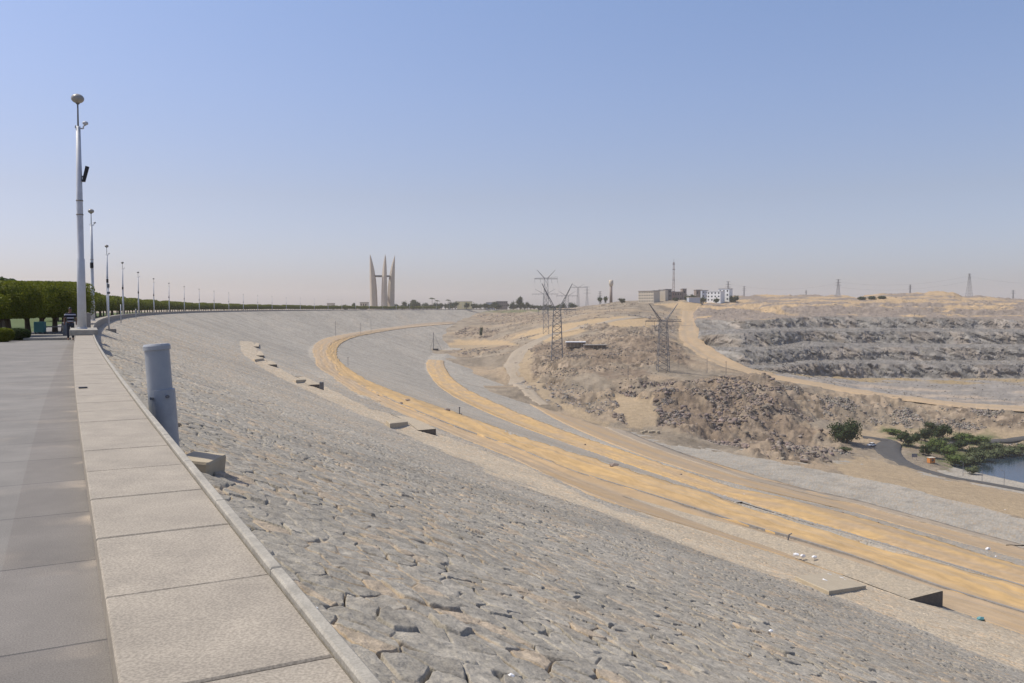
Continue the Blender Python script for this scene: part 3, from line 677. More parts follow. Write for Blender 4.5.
# ------------------------------------------------------------------ quarry walls
FACE = {2, 4, 6, 8}; LEDGE = {3, 5, 7}
ridx = 0; VX = []; VY = []; VZ = []; VC = []
for kx in range(len(ROWS) - 1):
    nsub = SUBD[kx]
    for q in range(nsub):
        f = q / nsub
        X = rows_D[kx] * (1 - f) + rows_D[kx+1] * f; Y = rows_y[kx] * (1 - f) + rows_y[kx+1] * f; Z = rows_z[kx] * (1 - f) + rows_z[kx+1] * f
        env = math.sin(math.pi * f)
        g = .13 + .13 * fbm(X / 7, Z / 4 + Y / 20, 4, 501)
        if kx in FACE:
            hgt_ = np.abs(rows_z[kx+1] - rows_z[kx])
            rid = 1 - np.abs(2 * fbm(X / 9 + Y / 15, Z / 30 + kx * 7, 3, 511) - 1)
            rid2 = fbm(X / 2.6 + Y / 3, Z / 4, 3, 521)
            Y2 = Y - (rid - .6) * 10 * (.35 + .65 * env) - (rid2 - .5) * 7 * env
            X2 = X + (fbm(X / 4, Z / 4 + Y / 6, 2, 523) - .5) * 4 * env
            vb = voronoi(X / 4.5 + Z / 9, Z / 3.2 + kx * 5, 517 + kx); Y2 = Y2 - (h2(vb[2], vb[3], 518) - .5) * 3.2 * (.2 + .8 * env) - vb[4] * (h2(vb[2], vb[3], 519) - .5) * 3
            Z2 = Z + (fbm(X / 6, Y / 6 + q, 2, 531) - .5) * 1.2 * env
            # scree cones at the foot
            c = np.stack([g * 1.0, g * .93, g * .82], -1)
            tanf = ss(.48, .66, fbm(X / 14, Z / 9 + kx * 3, 4, 541))[:, None] * .38; c = c * (1 - tanf) + np.array([.33, .265, .20]) * tanf
            dk = ss(.55, .75, fbm(X / 6, Z / 12 + kx, 3, 545))[:, None] * .35; c = c * (1 - dk) + np.array([.13, .12, .12]) * dk; c = c * (.65 + .7 * h2(vb[2], vb[3], 520))[:, None]
            X, Y, Z = X2, Y2, Z2
        elif kx in LEDGE:
            Z = Z + (fbm(X / 9, Y / 7, 4, 551) - .4) * 2.4 * env + (fbm(X / 2.2, Y / 4, 2, 553) - .5) * .9
            vb = voronoi(X / 3.2, Y / 6, 557 + kx); Z = Z + (h2(vb[2], vb[3], 558) - .5) * .7
            g = (.12 + .13 * fbm(X / 5, Y / 4, 4, 555)) * (.75 + .5 * h2(vb[2], vb[3], 559)); c = np.stack([g, g * .93, g * .83], -1)
        elif kx <= 1:
            Z = Z + (fbm(X / 7, Y / 9, 5, 561) - .5) * 2.8 * (kx > 0)
            g = .17 + .14 * fbm(X / 12, Y / 7, 4, 565); c = np.stack([g, g * .91, g * .80], -1)
            ol = (ss(.35, .6, fbm(X / 30, Y / 18, 3, 566)) * (1 if (kx == 1 and f > .72) else 0))[:, None] * .75
            c = c * (1 - ol) + np.array([.30, .215, .10]) * ol
            if kx == 1 and f < .5:
                tk = ss(.5, .65, fbm(X / 35, Y / 14, 3, 567))[:, None] * .6; c = c * (1 - tk) + np.array([.42, .33, .24]) * tk
        else:
            a_ = 7.5 if kx in (10, 11) else 4.5
            if kx >= 12: a_ = 5.0 * (1 - f)
            if kx == 9: a_ *= env
            nn = 1 - np.abs(2 * fbm(X / 22, Y / 22, 4, 571) - 1)
            Z = Z + (nn - .6) * a_ * .9 + (fbm(X / 4, Y / 5, 3, 573) - .5) * (2.2 if kx == 10 else 1.2) * (0.6 if kx >= 12 else 1)
            rockf = ss(.46, .54, fbm(X / 30 + 3, Y / 22, 5, 575) + (.12 if kx in (9, 10) else (.04 if kx < 12 else .0)))[:, None]
            sandc_ = np.array([.40, .29, .17]) * (.85 + .3 * fbm(X / 10, Y / 10, 3, 577))[:, None]
            gr = np.array([.23, .19, .155]) * (.7 + .6 * fbm(X / 3, Y / 3, 3, 579))[:, None]
            c = sandc_ * (1 - rockf) + gr * rockf
        VX.append(X); VY.append(Y); VZ.append(Z); VC.append(c)
VX.append(rows_D[-1]); VY.append(rows_y[-1]); VZ.append(rows_z[-1]); VC.append(np.tile(np.array([.45, .34, .21]), (len(qx), 1)))
QX, QY, QZ = np.array(VX), np.array(VY), np.array(VZ)
QZ = QZ - 7 * (1 - ss(-10, -3, (CX + F * CP * QX / QY) - road_edge(QY))) * (QY < 1150)
o = npmesh('quarry_hill', np.stack([QX, QY, QZ], -1).reshape(-1, 3), gridfaces(*QX.shape), M['terrain'], cols=np.array(VC).reshape(-1, 3))
tag(o, 'terraced grey quarry walls below a sandy hill', 'quarry', kind='structure')

# ------------------------------------------------------------------ rocks strewn over the rubble (nobody could count them)
def ico():
    t = (1 + 5**.5) / 2
    v = np.array([(-1,t,0),(1,t,0),(-1,-t,0),(1,-t,0),(0,-1,t),(0,1,t),(0,-1,-t),(0,1,-t),(t,0,-1),(t,0,1),(-t,0,-1),(-t,0,1)], float); v /= np.linalg.norm(v[0])
    f = np.array([(0,11,5),(0,5,1),(0,1,7),(0,7,10),(0,10,11),(1,5,9),(5,11,4),(11,10,2),(10,7,6),(7,1,8),(3,9,4),(3,4,2),(3,2,6),(3,6,8),(3,8,9),(4,9,5),(2,4,11),(6,2,10),(8,6,7),(9,8,1)])
    return v, f
IV, IF = ico()
def rocks(name, pos, size, cols, label, cat='rubble'):
    n = len(pos); v = IV[None] * (1 + rng.uniform(-.45, .35, (n, 12, 1))) * (size * .62)[:, None, None]
    v = v * rng.uniform(.6, 1.3, (n, 1, 3)) * np.array([1, 1, .75]); a = rng.uniform(0, 6.28, n); ca, sa = np.cos(a)[:, None], np.sin(a)[:, None]
    x = v[..., 0] * ca - v[..., 1] * sa; y = v[..., 0] * sa + v[..., 1] * ca; v = np.stack([x, y, v[..., 2]], -1) + pos[:, None]
    f = (IF[None] + (np.arange(n) * 12)[:, None, None]).reshape(-1, 3)
    o = npmesh(name, v.reshape(-1, 3), f, M['rock'], cols=np.repeat(cols, 12, 0)); tag(o, label, cat, kind='stuff'); return o
def scatter(poly, n, fn, smin, smax, base, dens=None, seed=0):
    """points laid inside an outlined patch of ground"""
    w = [fn_ for fn_ in (cast(*p, fn=fn, d0=20) for p in poly) if fn_ is not None]; w = np.array(w)[:, :2]
    lo = w.min(0); hi = w.max(0); out = []
    while sum(map(len, out)) < n:
        q = rng.uniform(lo, hi, (n * 3, 2)); ok = inpoly(q[:, 0], q[:, 1], w)
        cl = fbm(q[:, 0] / 14, q[:, 1] / 14, 3, 601 + seed); ok &= rng.uniform(0, 1, len(q)) < ss(.48, .62, cl) * (1 + 0) + .03; ok &= sample_T(msd, q[:, 0], q[:, 1]) < .4
        out.append(q[ok])
    q = np.concatenate(out)[:n]; sz = smin * (smax / smin) ** (rng.uniform(0, 1, n) ** 2.2)
    z = fn(q[:, 0], q[:, 1]) + sz * .05
    c = np.array(base) * rng.uniform(.65, 1.3, (n, 1)) * (1 + rng.uniform(-.05, .05, (n, 3)))
    return np.column_stack([q, z]), sz, c
A_, B_, C_ = zip(*[scatter(RUBBLE[0], 6500, all_z, .35, 2.4, (.22, .18, .15)), scatter([(620,392),(655,388),(690,405),(690,420),(660,424),(632,418),(606,405)], 1500, all_z, .5, 1.5, (.19, .165, .145)),
    scatter(RUBBLE[1], 7000, all_z, .3, 1.2, (.22, .19, .16)), scatter(RUBBLE[2], 2200, all_z, .4, 1.3, (.27, .245, .22)), scatter([(470,345),(520,318),(560,310),(620,303),(690,303),(680,350),(700,372),(620,400),(520,380)], 3500, all_z, .4, 1.5, (.19, .155, .125)), scatter(RUBBLE[6], 500, all_z, .7, 2.2, (.27, .225, .19)),
    scatter(RUBBLE[3], 200, all_z, .5, 1.6, (.2, .18, .165)), scatter(RUBBLE[4], 400, all_z, .7, 2.3, (.22, .18, .15)), scatter(RUBBLE[5], 700, all_z, .5, 1.8, (.27, .24, .21)),
    scatter([(505,380),(560,386),(620,395),(650,402),(640,425),(600,410),(560,400),(530,388)], 900, all_z, .4, 1.1, (.27, .25, .23))])
rocks('rubble_rocks', np.concatenate(A_), np.concatenate(B_), np.concatenate(C_), 'loose grey and brown rubble heaped below the pylons')
A_, B_, C_ = zip(*[scatter(RUBBLE[7], 9000, all_z, .4, 1.4, (.25, .22, .185)), scatter([(820,445),(850,452),(860,462),(830,460),(790,458)], 300, all_z, .4, 1.2, (.26, .24, .21)),
                   scatter([(930,432),(1030,440),(1150,444),(1150,448),(1030,444),(960,442)], 300, all_z, .4, 1.0, (.27, .25, .225))])
rocks('bank_rocks', np.concatenate(A_), np.concatenate(B_), np.concatenate(C_), 'grey rocks covering the bank below the quarry road')
n = 11000; ri = rng.integers(0, QX.shape[0] - 12, n * 2); ci = rng.integers(20, QX.shape[1], n * 2)
cl = fbm(QX[ri, ci] / 18, QZ[ri, ci] / 5 + QY[ri, ci] / 25, 3, 611); ok = rng.uniform(0, 1, len(ri)) < ss(.4, .62, cl) + .05; ri, ci = ri[ok][:n], ci[ok][:n]
pos = np.stack([QX[ri, ci], QY[ri, ci], QZ[ri, ci]], -1) + rng.uniform(-.5, .5, (len(ri), 3)) * [1, .6, .2]
rocks('quarry_rocks', pos, .4 * (3.6 ** (rng.uniform(0, 1, len(ri))**1.8)), np.array([.26, .23, .19]) * rng.uniform(.5, 1.25, (len(ri), 1)), 'broken rock lying on the quarry terraces')

# ------------------------------------------------------------------ promenade
def strip_mesh(name, s, us, zs, material, parent=None, uv=True):
    S, U = np.meshgrid(s, us, indexing='ij'); x, y = su2xy(S, U); z = zs(S) if callable(zs) else np.broadcast_to(np.array(zs)[None], S.shape)
    return npmesh(name, np.stack([x, y, z], -1).reshape(-1, 3), gridfaces(*S.shape), material, parent, uvs=np.stack([U, S], -1).reshape(-1, 2))
def pave_z(S): return -1.225 + (GROUND + 1.225) * ss(3, 32, S)
sl = np.concatenate([np.arange(-30, 120, 2.0), np.arange(120, 1500, 12)])
o = strip_mesh('pavement', np.arange(-30, 62.1, 1.0), [-11, -6, -3, -1, 0.165], pave_z, M['pavement']); tag(o, 'grey granite slab pavement of the promenade', 'pavement', kind='structure')
o = strip_mesh('road', sl[sl > 60], [-3.2, -1, .13], [GROUND - .005] * 3, M['pavement']); tag(o, 'grey paved walk continuing along the crest', 'pavement', kind='structure')
o = strip_mesh('lawn', np.arange(52, 420, 4.0), [-26, -14, -7, -3.2], [GROUND + .004] * 4, M['grass']); tag(o, 'green lawn under the clipped trees', 'grass', kind='structure')
o = strip_mesh('ground', sl, [-1500, -400, -100, -26, -8, -2.8, .6], [GROUND - .05] * 6 + [GROUND - .05], M['plaza']); tag(o, 'dusty level ground on top of the dam', 'ground', kind='structure')
rr = np.exp(np.linspace(math.log(1450), math.log(60000), 60)); aa = np.radians(np.linspace(-75, 75, 120)); RRR, AAA = np.meshgrid(rr, aa, indexing='ij')
o = npmesh('desert_plain', np.stack([RRR * np.sin(AAA), RRR * np.cos(AAA), np.full(RRR.shape, -8.) ], -1).reshape(-1, 3), gridfaces(*RRR.shape), M['plaza']); tag(o, 'flat desert plain reaching the horizon', 'ground', kind='structure')

# parapet: granite coping slabs, raised edge strip, rough face wall
par = empty('parapet', P(0, .47, -1.1)); tag(par, 'long curving granite parapet along the promenade edge', 'parapet')
ML = Matrix.Translation(-P(0, .47, -1.1))
def slab_run(s0, s1, step, u0, u1, zt, th, gap=.013, bev=.007):
    vs = []; fs = []; s = s0
    while s < s1:
        a, b = s + gap / 2, min(s + step, s1) - gap / 2; n = 2
        dz = random.uniform(-.002, .002)
        ring = []
        for (ss_, uu, zz) in ((a, u0, 0), (b, u0, 0), (b, u1, 0), (a, u1, 0)):
            ring.append((ss_, uu))
        k = len(vs)
        for zz, e in ((zt - th, 0), (zt - bev + dz, 0), (zt + dz, bev)):
            for (ss_, uu), (sa_, sb_) in zip(ring, ((1, 1), (-1, 1), (-1, -1), (1, -1))):
                vs.append(P(ss_ + sa_ * e, uu + sb_ * e, zz) - P(0, .47, -1.1))
        for r in range(2):
            for q in range(4): fs.append((k + r*4 + q, k + r*4 + (q+1) % 4, k + r*4 + 4 + (q+1) % 4, k + r*4 + 4 + q))
        fs.append((k + 8, k + 9, k + 10, k + 11)); s += step
    return vs, fs
OFF = 3.2 / CA - .94 * 6 - .08
v1, f1_ = slab_run(OFF, 130, .94, .136, .75, -1.1, .12)
v2, f2_ = slab_run(130, 1400, 6.0, .136, .75, -1.1, .12)
mb_ = MB(); mb_.add(v1, f1_); mb_.add(v2, f2_)
cp = mb_.build('coping', M['granite'], par)
for p in cp.data.polygons: pass
mb_ = MB(); v, f_ = slab_run(OFF, 130, 1.41, .754, .806, -1.075, .16, .006, .008); mb_.add(v, f_); v, f_ = slab_run(130, 1400, 6.0, .754, .806, -1.075, .16, .006, .008); mb_.add(v, f_)
mb_.build('edge_strip', M['granite_edge'], par)
def wallbox(s, u0, u1, z0, z1):
    S = np.asarray(s); loop = [(u0, z0), (u0, z1), (u1, z1), (u1, z0)]; vs = []; fs = []
    for q, ss_ in enumerate(S):
        for uu, zz in loop: vs.append(P(ss_, uu, zz) - P(0, .47, -1.1))
    for q in range(len(S) - 1):
        for k_ in range(4): fs.append((q*4 + k_, q*4 + (k_+1) % 4, q*4 + 4 + (k_+1) % 4, q*4 + 4 + k_))
    return vs, fs
mb_ = MB(); v, f_ = wallbox(np.concatenate([np.arange(-4, 130, 1.5), np.arange(130, 1400, 6)]), .15, .79, -2.35, -1.222); mb_.add(v, f_); mb_.build('face_wall', M['wall_face'], par)
# metal drain plate seen on the coping
pl = cast(83, 388, fn=lambda x, y: np.full(np.shape(x), -1.1)); 
mb_ = MB(); mb_.box((0, 0, .006), (.11, .11, .012), tangent_angle(15), .003); o = mb_.build('drain_plate', M['black']); o.location = (pl[0], pl[1], -1.098)
tag(o, 'small dark square plate set on the granite coping', 'plate')

# lamp plinth and block behind it
def crest_box(name, s, u, z0, z1, ls, lu, m, label, cat, bev=.02, group=None):
    mb_ = MB(); mb_.box((0, 0, (z1 - z0) / 2), (lu, ls, z1 - z0), 0, bev); o = mb_.build(name, m); o.location = P(s, u, z0); o.rotation_euler = (0, 0, tangent_angle(s) ); tag(o, label, cat, group); return o
crest_box('lamp_plinth', 41.3, .42, -1.099, -.88, 4.6, 1.05, M['granite_edge'], 'flat stone plinth on the parapet under the nearest street lamp', 'plinth')
crest_box('stone_block', 50.5, .38, -1.099, -.24, 1.5, .62, M['wall_face'], 'grey upright stone block on the parapet behind the nearest lamp', 'block')
crest_box('kerb_stone', 50.5, -1.35, GROUND, GROUND + .13, .3, 2.2, M['granite_edge'], 'low stone kerb across the pavement left of the lamp plinth', 'kerb')
o = crest_box('kerb_stone', 48.5, -4.7, GROUND, GROUND + .13, .3, 1.6, M['granite_edge'], 'low stone kerb below the small round shrub at the left edge', 'kerb')

# street lamps
def lamp(s, first=False):
    t = empty('street_lamp', P(s, .35, -.88 if s < 50 else -1.1), tangent_angle(s)); H = 10.1
    mb_ = MB(); mb_.tube([(0, 0, 0), (0, 0, .04), (0, 0, .05)], [.21, .21, .17], 20); mb_.build('base_plate', M['pole'], t, True)
    mb_ = MB(); mb_.tube([(0, 0, .04), (0, 0, 3.0), (0, 0, 3.04), (0, 0, 5.2), (0, 0, 8.7)], [.18, .16, .135, .13, .09], 20); mb_.build('pole', M['pole'], t, True)
    mb_ = MB(); mb_.tube([(0, 0, 8.7), (0, 0, 9.75)], [.035, .03], 10); mb_.build('mast_tip', M['steel'], t, True)
    mb_ = MB(); mb_.ball((0, 0, 9.88), (.26, .26, .2), 18, 10); g = mb_.build('globe', M['globe'], t, True)
    mb_ = MB(); mb_.tube([(0, 0, 9.64), (0, 0, 9.76)], [.06, .13], 12); mb_.build('collar', M['steel'], g, True)
    mb_ = MB(); mb_.tube([(-.05, 0, 8.62), (.2, 0, 8.62)], .03, 8); mb_.tube([(.2, 0, 8.62), (.2, 0, 8.72), (.3, 0, 8.8)], .03, 8); mb_.ball((.28, 0, 8.86), (.12, .12, .09), 10, 6); mb_.box((-.1, 0, 8.68), (.05, .08, .12))
    mb_.build('bracket', M['pole'], t, True)
    for zb in (4.9, 5.5): mb_ = MB(); mb_.tube([(0, 0, zb), (0, 0, zb + .05)], .145, 16); mb_.build('band', M['concrete_dark'], t, True)
    return t
L1 = lamp(41.3)
mb_ = MB(); mb_.box((.17, 0, 6.72), (.14, .3, .5), 0, .02); 
fl = MB(); fl.v = []; 
fl.add([(.10, -.14, 6.35), (.24, -.14, 6.35), (.40, -.14, 6.98), (.25, -.14, 7.02), (.10, .14, 6.35), (.24, .14, 6.35), (.40, .14, 6.98), (.25, .14, 7.02)], [(0,1,2,3),(7,6,5,4),(0,4,5,1),(1,5,6,2),(2,6,7,3),(3,7,4,0)])
fl.tube([(.02, 0, 6.5), (.2, 0, 6.6)], .03, 8); fl.build('floodlight', M['black'], L1)
tag(L1, 'nearest and tallest street lamp on the stone plinth with black floodlight', 'street lamp', 'street lamps along the crest')
proto = lamp(86)
fl = MB(); fl.box((-.02, -.16, 5.0), (.26, .2, .5), .2, .02); fb = fl.build('floodlight', M['black'], proto)
tag(proto, 'second street lamp along the parapet with two heads and a black box', 'street lamp', 'street lamps along the crest')
ords = ['third', 'fourth', 'fifth', 'sixth', 'seventh', 'eighth', 'ninth', 'tenth', 'eleventh', 'twelfth', 'thirteenth', 'fourteenth', 'fifteenth', 'sixteenth']
for k in range(26):
    s = 133 + 46.6 * k
    t = copy_tree(proto); t.location = P(s, .35, -1.1); t.rotation_euler = (0, 0, tangent_angle(s) + random.uniform(-.3, .3))
    if k < len(ords): t['label'] = ords[k] + ' street lamp along the crest counted from the camera'
    else: t['label'] = 'tiny pale street lamp far along the crest towards the monument'

# short posts on the slope below the parapet
def slope_post(px, pyb, pytop, label, heads=True, blk=True):
    h = cast(px, pyb); D = h[1]; H = (pyb - pytop) / F * D
    t = empty('marker_post', h, tangent_angle(30)); w = .055
    mb_ = MB(); mb_.tube([(0, 0, -.3), (0, 0, H * .93)], [w * 1.4, w], 12); mb_.build('post', M['pole'], t, True)
    if heads:
        mb_ = MB(); mb_.box((0, 0, H * .95), (.22, .22, .34), 0, .04); mb_.build('signal_head', M['steel'], t); mb_ = MB(); mb_.box((.02, 0, H * .8), (.26, .2, .2), 0, .03); mb_.build('junction_box', M['steel'], t)
    if blk:
        mb_ = MB(); mb_.box((.15, 0, -.15), (.9, 1.4, .6), 0, .04); mb_.build('footing', M['concrete_dark'], t)
    tag(t, label, 'post', 'posts along the upper edge of the slope'); return t
slope_post(109, 330.5, 283.5, 'short pale post with dark head on a concrete footing beside the parapet')
slope_post(121, 323, 303, 'stubby pale post standing against the far parapet wall', False, False)
slope_post(136, 318.5, 308, 'small pale post on the slope beyond the stubby one', False, False)

# foreground pipe bollard and footing
pb = P(11.6, 1.18, -2.05)
hb = cast(163, 447, fn=lambda x, y: np.full(np.shape(x), -1.75)); 
D0 = 10.6; base = at(166.5, 470, D0); topc = at(156.5, 344, D0)
pv = Vector(topc) - Vector(base); bl = empty('pipe_bollard', base)
def along(k): return pv * k
r0 = .148
mb_ = MB(); mb_.tube([along(.0), along(.62), along(.955)], [r0, r0, r0 * .99], 72); mb_.build('pipe', M['pipe'], bl)
mb_ = MB(); mb_.tube([along(.95), along(.955), along(.985), along(1.0)], [r0 * .9, r0 * 1.09, r0 * 1.09, r0 * 1.0], 72); mb_.build('cap', M['pipe2'], bl)
off = Vector((.022, 0, 0))
mb_ = MB(); mb_.tube([off + along(-.08), off + along(.6), off + along(.64), off + along(.645)], [r0 * 1.05, r0 * 1.05, r0 * 1.05, r0 * .9], 72)
mb_.build('sleeve', M['pipe2'], bl)
c = along(.58); mb_ = MB(); mb_.tube([c + Vector((-.04, -.13, 0)), c + Vector((-.045, -.185, 0))], .018, 8); mb_.build('bolt', M['steel'], bl); mb_ = MB(); mb_.tube([c + Vector((.12, -.11, .02)), c + Vector((.15, -.14, .02))], .02, 8); mb_.build('bolt', M['steel'], bl)
mb_ = MB(); mb_.tube([along(.1) + Vector((.150, -.05, 0)), along(.64) + Vector((.150, -.05, 0))], .012, 8); mb_.build('seam_rib', M['pipe'], bl)
tag(bl, 'thick blue-grey capped steel pipe rising behind the parapet', 'bollard')
fb_ = cast(196, 470); mb_ = MB(); mb_.box((0, 0, -.01), (.42, .62, .28), 0, .03); fo = mb_.build('concrete_footing', M['concrete']); fo.location = (fb_[0] - .02, fb_[1] + .2, fb_[2]); fo.rotation_euler = (0, R_(6), AL * .2 - .12)
tag(fo, 'tan concrete block at the foot of the blue-grey pipe', 'footing')

# ------------------------------------------------------------------ masonry platforms, slab, kerb on the slope
def platform(label, tip, cb, far, h, deep=1.0):
    """wedge-shaped level stand: tip = uphill corner, cb = outer foot corner, far = list of outer-edge points away from the camera"""
    p0 = cast(*tip); p1 = cast(*cb); out = [p1] + [(cast(*p) if p[0] > 200 else np.array(P(p[0], p[1], dam_profile(p[0], p[1])))) for p in far]
    t = empty('masonry_platform', p1); o0 = Vector(p1); n = len(out); vs = []; 
    s1, u1 = xy2su(p1[0], p1[1]); s0_, u0_ = xy2su(p0[0], p0[1]); ds_, du_ = 0.0, -h / .33
    for k, q in enumerate(out):
        f = k / (n - 1); hh = h * min(1, (1 - f) * 2.2) + .03
        s, u = xy2su(q[0], q[1]); si, ui = s + ds_ * (1 - .6 * f), u + du_ * (1 - .6 * f)
        a = P(si, ui, dam_profile(si, ui) + .02); b = P(s, u, q[2] + hh); c_ = P(s, u, q[2] - .5); d_ = P(si, ui, dam_profile(si, ui) - .5)
        vs += [a - o0, b - o0, c_ - o0, d_ - o0]
    fs = [(0, 1, 2, 3), tuple(4 * (n - 1) + k for k in (3, 2, 1, 0))]
    for k in range(n - 1):
        for q in range(4): fs.append((k*4 + q, k*4 + 4 + q, k*4 + 4 + (q+1) % 4, k*4 + (q+1) % 4))
    m_ = MB(); m_.add(vs, fs[:1] + fs[1:2] + [f for k, f in enumerate(fs[2:]) if k % 4 != 0]); m_.build('retaining_wall', M['wall_shade'], t)
    m_ = MB(); m_.add([Vector(v) + Vector((0, 0, .02)) for v in vs], [f for k, f in enumerate(fs[2:]) if k % 4 == 0]); m_.build('paving', M['platform'], t)
    tag(t, label, 'platform', 'masonry platforms along the pale strip')
M['wall_shade'] = mat('masonry_shade_tone', (.15, .13, .11), .9, nscale=3, col2=(.10, .09, .08), bump=.5, bscale=10, bdist=.04)  # masonry on its shaded side: the shade is darkened into this colour
M['platform'] = mat('platform_stone', (.40, .33, .235), .9, nscale=1.6, col2=(.30, .26, .20), bump=.9, bscale=3.0, bdist=.12, fine=.15, fscale=8)
platform('widest masonry platform with dark end wall at the lower right', (916.7, 598), (942.6, 608), [(31,38.8),(36,38.8),(42,38.8),(48,38.8),(56,38.9)], .82)
platform('masonry platform with dark end wall beside the small tan slab', (421, 429.5), (436, 435.5), [(424,428.5),(410,421.5),(396,415.5)], .60)
platform('masonry platform with dark end wall halfway along the pale strip', (311, 384.3), (320, 388.5), [(312,384),(304,379),(297,377)], .58)
platform('third masonry platform from the far end of the pale strip', (270.4, 364), (277, 367.5), [(273,364),(269,361)], .58)
platform('second masonry platform from the far end of the pale strip', (257, 353), (264, 358), [(262,354),(259,351)], .58)
platform('farthest masonry platform at the top end of the pale strip', (252, 344.5), (259, 348.5), [(259,345),(257,343)], .58)
def slab(label, quad, th, name='concrete_slab', m=None):
    ps = [cast(*q) for q in quad]; c = sum(ps) / 4; m_ = MB(); top = [Vector(p - c) + Vector((0, 0, th)) for p in ps]; bot = [Vector(p - c) - Vector((0, 0, .3)) for p in ps]
    
    m_.add(bot + top, [(3, 2, 1, 0), (4, 5, 6, 7)] + [(k, (k+1) % 4, 4 + (k+1) % 4, 4 + k) for k in range(4)])
    o = m_.build(name, m or M['concrete']); o.location = c; bm_ = o.modifiers.new('bevel', 'BEVEL'); bm_.width = .03; bm_.segments = 2
    tag(o, label, 'slab', 'tan concrete slabs on the slope'); return o
slab('large tan concrete slab with white litter on it', [(829,595.5),(866,589),(829,575),(795,580)], .16)
slab('small tan concrete slab left of the dark masonry end wall', [(390,428),(408,425),(404,422),(386,424)], .35)
slab('low tan concrete slab halfway up the pale strip', [(296,383),(306,382),(305,380.5),(296,381.5)], .4)
slab('small tan slab near the top end of the pale strip', [(255,361.5),(264,360),(262,358.8),(254,360)], .4)

# low kerb wall with dark line along the middle of the berm
ik = (sd > 5) & (sd < 300)
vs = []; 
kb = P(float(sd[ik][0]), float(ud[ik][0]), float(dam_profile(sd[ik][0], ud[ik][0])))
Sk = sd[ik]; Uk = ud[ik]
for s_, u_ in zip(Sk, Uk):
    z_ = float(dam_profile(s_, u_))
    for du, dz in ((-.10, -.1), (-.08, .15), (.08, .15), (.10, -.1)): vs.append(P(s_, u_ + du, z_ + dz) - kb)
fs = []
for q in range(len(Sk) - 1):
    for k_ in range(3): fs.append((q*4 + k_, q*4 + k_ + 1, q*4 + 4 + k_ + 1, q*4 + 4 + k_))
m_ = MB(); m_.add(vs, fs); o = m_.build('kerb_wall', M['concrete_dark']); o.location = kb; tag(o, 'low grey kerb running along the middle of the orange berm', 'kerb')
def drain(poly, label, w=.5, h=.12):
    pts = s_of(poly); pts = pts[np.argsort(pts[:, 0])]; s_ = np.linspace(pts[0, 0], pts[-1, 0], 160); u_ = np.interp(s_, pts[:, 0], pts[:, 1])
    b0 = P(s_[0], u_[0], float(dam_profile(s_[0], u_[0]))); vs = []; fs = []
    for a, b in zip(s_, u_):
        z_ = float(dam_profile(a, b))
        for du, dz in ((-w/2, -.2), (-w/2, h*.6), (w/2, h*.6), (w/2, -.2)): vs.append(P(a, b + du, z_ + dz) - b0)
    for q in range(159):
        for k_ in range(3): fs.append((q*4 + k_, q*4 + k_ + 1, q*4 + 4 + k_ + 1, q*4 + 4 + k_))
    m_ = MB(); m_.add(vs, fs); o = m_.build('drainage_channel', M['concrete_dark']); o.location = b0; tag(o, label, 'channel')
drain([(700,491),(740,503),(800,520),(859,536.5),(940,561),(1024,586),(1150,622)], 'grey drainage channel between the two orange berms')

# small markers, stones and litter on the berms
def place_small(px, py, kind, label, size=.3, fn=all_z, m=None, group=None, cat=None):
    h = cast(px, py, fn=fn, d0=4)
    if kind == 'pole':
        t = empty('survey_pole', h); m_ = MB(); m_.tube([(0, 0, -.3), (0, 0, size)], .05 + size * .006, 8); m_.build('pole', M['steel'], t); m_ = MB(); m_.box((0, 0, size * .93), (.5, .06, .12)); m_.build('crossbar', M['steel'], t)
        tag(t, label, cat or 'pole', group or 'thin dark poles beside the sandy berm'); return t
    m_ = MB()
    v = IV * (1 + rng.uniform(-.2, .2, (12, 1))) * size * np.array([1.2, .8, .7]); m_.add(v, [tuple(f) for f in IF])
    o = m_.build(kind, m or M['litter']); o.location = (h[0], h[1], h[2] + size * .45); tag(o, label, cat or kind, group)
for px, pyb, pyt, lab in [(335.5,336,321,'leftmost thin pole above the bend of the orange berm'),(360.5,335,323,'middle thin pole on the bend of the orange berm'),(371,331,319,'rightmost thin pole above the bend of the orange berm'),(348,366,357,'thin pole at the inner edge of the berm bend')]:
    h = cast(px, pyb); place_small(px, pyb, 'pole', lab, (pyb - pyt) / F * h[1])
# pole with stays near the abutment
h = castT(433.5, 350); t = empty('stayed_pole', h); m_ = MB(); Hh = 18 / F * h[1]; m_.tube([(0,0,-1),(0,0,Hh)], [.3, .2], 8); m_.build('pole', M['steel'], t)
m_ = MB(); m_.tube([(0, 0, Hh * .95), (Hh * .45, 0, 0)], .1, 6); m_.tube([(0, 0, Hh * .7), (-Hh * .2, 0, 0)], .1, 6); m_.build('stay', M['steel'], t); m_ = MB(); m_.box((Hh * .12, 0, .5), (Hh * .3, 3, 1.4), 0, .2, ); m_.build('machine_base', M['black'], t); tag(t, 'pole with slanting stays on a dark base at the abutment corner', 'pole')
h = castT(459.5, 414.5); t = empty('iron_stand', h); q_ = h[1] / F; m_ = MB(); m_.tube([(0,0,0),(0,0,6.5*q_),(0,0,6.5*q_),(0,0,7.5*q_)], [.5*q_,.5*q_,.9*q_,.9*q_], 8); m_.build('post', M['steel'], t); m_ = MB(); m_.box((0,0,.3*q_),(5*q_,3*q_,1.0*q_),0,.05); m_.build('foot', M['black'], t); tag(t, 'short dark iron stand on the grey slope above the lower berm', 'stand')
for px, py, lab in [(319.5,387.5,'dark square post stub beside the halfway platform')]:
    h = cast(px + 2.2, py + 2); m_ = MB(); m_.box((0, 0, .5), (.55, .5, 1.2), 0, .05); o = m_.build('post_stub', M['steel']); o.location = h; tag(o, lab, 'post')
